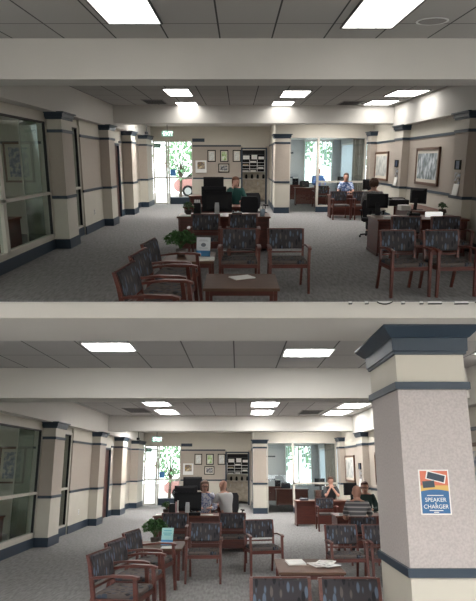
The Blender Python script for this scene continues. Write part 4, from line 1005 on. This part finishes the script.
# chairs
nf = 'lower lobby'
chair(K, -1.34, 6.12, 81, 'patterned guest chair nearest in the left row facing right, ' + nf).scale.x = 1.22
chair(K, -1.36, 6.96, 80, 'middle patterned guest chair of the left row facing right, ' + nf).scale.x = 1.22
chair(K, -1.33, 7.85, 79, 'patterned guest chair farthest in the left row, beside the plant table, ' + nf).scale.x = 1.22
chair(K, -.57, 8.72, 0, 'patterned guest chair facing front, left of the two before the middle desk, ' + nf)
chair(K, .44, 9.15, 12, 'patterned guest chair turned slightly right, behind the coffee table, ' + nf)
chair(K, 1.76, 8.42, 3, 'patterned guest chair facing front, left of the pair beside the near column, ' + nf)
chair(K, 2.4, 8.42, 3, 'patterned guest chair facing front, half hidden by the near column, ' + nf)
chair(K, -1.32, 10.4, 0, 'patterned guest chair against the middle desk, behind the plant, ' + nf)
chair(K, -.12, 10.4, 0, 'patterned guest chair against the right end of the middle desk, ' + nf)
chair(K, .385, 4.52, 0, 'large patterned chair back at the bottom edge, left one, before the coffee table, ' + nf)
chair(K, 1.015, 4.5, 0, 'large patterned chair back at the bottom edge, right one touching the near column, ' + nf)
chair(K, 2.6, 14.9, 2, 'guest chair before the far right desk, ' + nf)
chair(K, 2.45, 10.2, 180, 'guest chair under the man in striped shirt, ' + nf)
chair(K, 3.3, 7.2, -70, 'cherry guest chair right of the near column at the frame edge, ' + nf)
low_table(K, (-1.35, 9.1, 0), .8, .85, .5, 'square cherry side table holding the plant, ' + nf)
plant(K, (-1.5, 9.25, .5), 'bushy green plant on the side table, ' + nf, .24, 480, .32)
placard(K, (-1.25, 9.0, .5), -8, 'teal and blue brochure stand beside the plant, ' + nf, mat('flyer_teal', (.35, .62, .62), .5), False)
b = MB(); b.box((-.11, -.1, 0), (.11, .1, .012), PAPER, bev=.003); tag(b.build('paper_stack', None, K, (-1.2, 8.78, .5)), 'white card on the front of the plant table, ' + nf, 'paper')
low_table(K, (1.02, 7.6, 0), .92, .98, .45, 'brown coffee table with magazines, ' + nf)
o = thing('notepad', 'white notepad lying on the left of the coffee table', 'notepad', K, (.86, 7.75, .45), R(4))
b = MB(); b.box((-.13, -.19, 0), (.13, .19, .025), PAPER); b.build('page_block', o); b = MB(); b.box((-.13, .17, .025), (.13, .19, .03), MATB); b.build('binding', o)
mg = [('open magazine', .0, 0, 15), ('magazine with dark photo', .1, .09, -20), ('folded magazine', .07, -.12, 35)]
for i, (nm, dx, dy, a) in enumerate(mg):
    o = thing('magazine', '%s in the pile on the right of the coffee table, %s' % (nm, ('bottom', 'middle', 'top')[i]), 'magazine', K, (1.2 + dx, 7.62 + dy, .45 + i * .012), R(a))
    b = MB(); b.box((-.13, -.18, 0), (.13, .18, .01), PAPER); b.build('pages', o)
    b = MB(); b.box((-.11, -.15, .01), (.1, .12, .0108), print_mat('magazine_print_%s' % 'abc'[i], ((.08, .1, .08), (.5, .5, .48), (.8, .8, .78)), (18, 18, 18))); b.build('cover_print', o)

# middle desk group
desk(K, (-.87, 11.75, 0), 2.1, .85, 0, 'cherry reception desk in the middle, woman and customer at it, ' + nf)
monitor(K, (-1.17, 11.75, .75), 180, 'large black computer screen seen from behind on the middle desk, ' + nf, .64, .42, True)
desk(K, (-1.2, 14.6, 0), 1.7, .8, 0, 'second cherry desk behind the middle reception desk, ' + nf)
monitor(K, (-1.5, 14.5, .75), 180, 'second black computer screen behind the seated woman, ' + nf, .66, .44, True)
desk(K, (-1.3, 17.2, 0), 1.6, .8, 0, 'third cherry desk farthest in the middle row, ' + nf, h=.85)
monitor(K, (-1.55, 17.1, .85), 180, 'small distant black screen behind the middle desks, ' + nf, .64, .44)
blouse = dict(mat=print_mat('blue_white_blouse', ((.08, .13, .35), (.5, .54, .7), (.8, .8, .82)), (26, 26, 26)), long=True)
person(K, -.86, 12.95, 4, 'woman with glasses in white and blue blouse behind the middle desk', blouse, SKINP, mat('grey_brown_hair', (.14, .08, .055), .7), 'long', 'desk', True, lean=.1, seat=.44)
task_chair(K, -.85, 13.2, 0, 'black task chair behind the woman in blouse, ' + nf, 1.0)
person(K, -.26, 12.75, -140, 'bald man in light grey shirt leaning on the middle desk, seen from behind', dict(mat=mat('light_grey_shirt', (.5, .5, .5), .85)), SKIN, None, 'short', 'desk', lean=.14, seat=.44)
task_chair(K, -.15, 13.7, 10, 'tall black task chair behind the bald customer, ' + nf, 1.1)
plant(K, (-1.68, 11.9, .75), 'small green plant on the left end of the middle desk, ' + nf, .12, 90, .16)
o = thing('desk_organizer', 'black desk organizer with white files left of the big screen, ' + nf, 'desk organizer', K, (-1.52, 11.75, .75))
b = MB(); b.box((-.07, -.1, 0), (.07, .1, .24), BLACK, bev=.008); b.build('body', o)
for k in range(2): b = MB(); b.box((.075 + k * .04, -.09, 0.0), (.1 + k * .04, .09, .28 + k * .03), PAPER if k else mat('pink_file', (.6, .35, .35), .6)); b.build('file', o)
b = MB(); b.box((-.16, -.12, 0), (.16, .12, .02), PAPER); tag(b.build('paper_stack', None, K, (-1.7, 11.5, .75)), 'white papers on the left corner of the middle desk, ' + nf, 'paper')
b = MB(); b.box((-.15, -.11, 0), (.15, .11, .012), PAPER); tag(b.build('paper_stack', None, K, (-.72, 11.6, .75)), 'white papers between the woman and the customer, ' + nf, 'paper')
o = thing('telephone', 'black desk telephone right of the big screen on the middle desk, ' + nf, 'telephone', K, (-.98, 11.5, .75))
b = MB(); b.box((-.13, -.1, 0), (.13, .1, .07), BLACK, bev=.01); b.build('body', o); b = MB(); b.tube([(-.08, -.07, .09), (-.08, .07, .09)], .02, BLACK); b.build('handset', o)

# right groups
desk(K, (2.65, 16.1, 0), 1.7, .75, 0, 'far right cherry desk before the glazed office, ' + nf)
person(K, 3.12, 16.95, 0, 'man in dark polo shirt with hands at his mouth behind the far right desk', dict(mat=mat('charcoal_polo', (.035, .04, .045), .85)), SKIN, mat('dark_auburn_hair', (.1, .04, .02), .7), 'short', 'face')
task_chair(K, 3.1, 17.15, 0, 'black task chair under the man in dark polo, ' + nf, 1.0)
monitor(K, (3.62, 16.2, .75), 205, 'black screen right of the man in dark polo, ' + nf, .5, .38)
o = thing('telephone', 'black telephone with papers on the left end of the far right desk, ' + nf, 'telephone', K, (2.1, 16.05, .75))
b = MB(); b.box((-.13, -.1, 0), (.13, .1, .07), mat('phone_grey', (.07, .08, .1), .4), bev=.01); b.build('body', o); b = MB(); b.tube([(-.08, -.07, .1), (-.08, .07, .1)], .02, BLACK); b.build('handset', o)
desk(K, (3.1, 11.75, 0), 1.8, .85, 0, 'large right cherry desk where the striped shirt man sits, ' + nf)
b = MB(); b.box((-.13, -.04, 0), (.13, .04, .05), MATS['silver_holder']); tag(b.build('card_holder', None, K, (2.42, 11.5, .75)), 'silver card holder on the left end of the right desk, ' + nf, 'card holder')
stripe = bpy.data.materials.new('striped_polo'); stripe.use_nodes = True
nt = stripe.node_tree; bs = nt.nodes['Principled BSDF']; bs.inputs['Roughness'].default_value = .85
tc = nt.nodes.new('ShaderNodeTexCoord'); mp = nt.nodes.new('ShaderNodeMapping'); mp.inputs['Scale'].default_value = (0, 0, 1)
wv = nt.nodes.new('ShaderNodeTexWave'); wv.bands_direction = 'Z'; wv.inputs['Scale'].default_value = 4.2; wv.inputs['Distortion'].default_value = 0
rp = nt.nodes.new('ShaderNodeValToRGB'); rp.color_ramp.elements[0].position = .7; rp.color_ramp.elements[0].color = (.10, .10, .11, 1); rp.color_ramp.elements[1].position = .82; rp.color_ramp.elements[1].color = (.38, .37, .36, 1)
nt.links.new(tc.outputs['Object'], mp.inputs[0]); nt.links.new(mp.outputs[0], wv.inputs[0]); nt.links.new(wv.outputs['Fac'], rp.inputs[0]); nt.links.new(rp.outputs[0], bs.inputs['Base Color'])
person(K, 2.43, 10.3, 168, 'bald man in grey striped polo seen from behind at the right desk', dict(mat=stripe), SKIN, None, 'short', 'desk', lean=.12)
person(K, 3.22, 12.75, -12, 'person with glasses and brown hair in dark top behind the right desk', dict(mat=mat('dark_green_top', (.02, .045, .04), .85), long=True), SKIN, mat('chestnut_hair', (.09, .035, .02), .7), 'short', 'desk', True)
task_chair(K, 3.25, 12.95, 0, 'black task chair under the person with glasses, right desk, ' + nf, .95)
monitor(K, (3.75, 11.9, .75), 200, 'black screen on the right end of the right desk, behind the near column, ' + nf, .5, .36)

# the plan above is drawn in shallow figures: stretch the fixed building to its full depth
for o in list(sc.objects):
    if o.parent is None and o.get('kind') == 'structure':
        for q in [o] + list(o.children_recursive):
            if q.type == 'MESH' and 'deep' not in q.data:
                q.data['deep'] = 1
                for v in q.data.vertices: v.co.y *= DEEP
                q.data.update()
bpy.context.view_layer.update()
for r_ in chairs_cut: plane_cut(r_, UP)
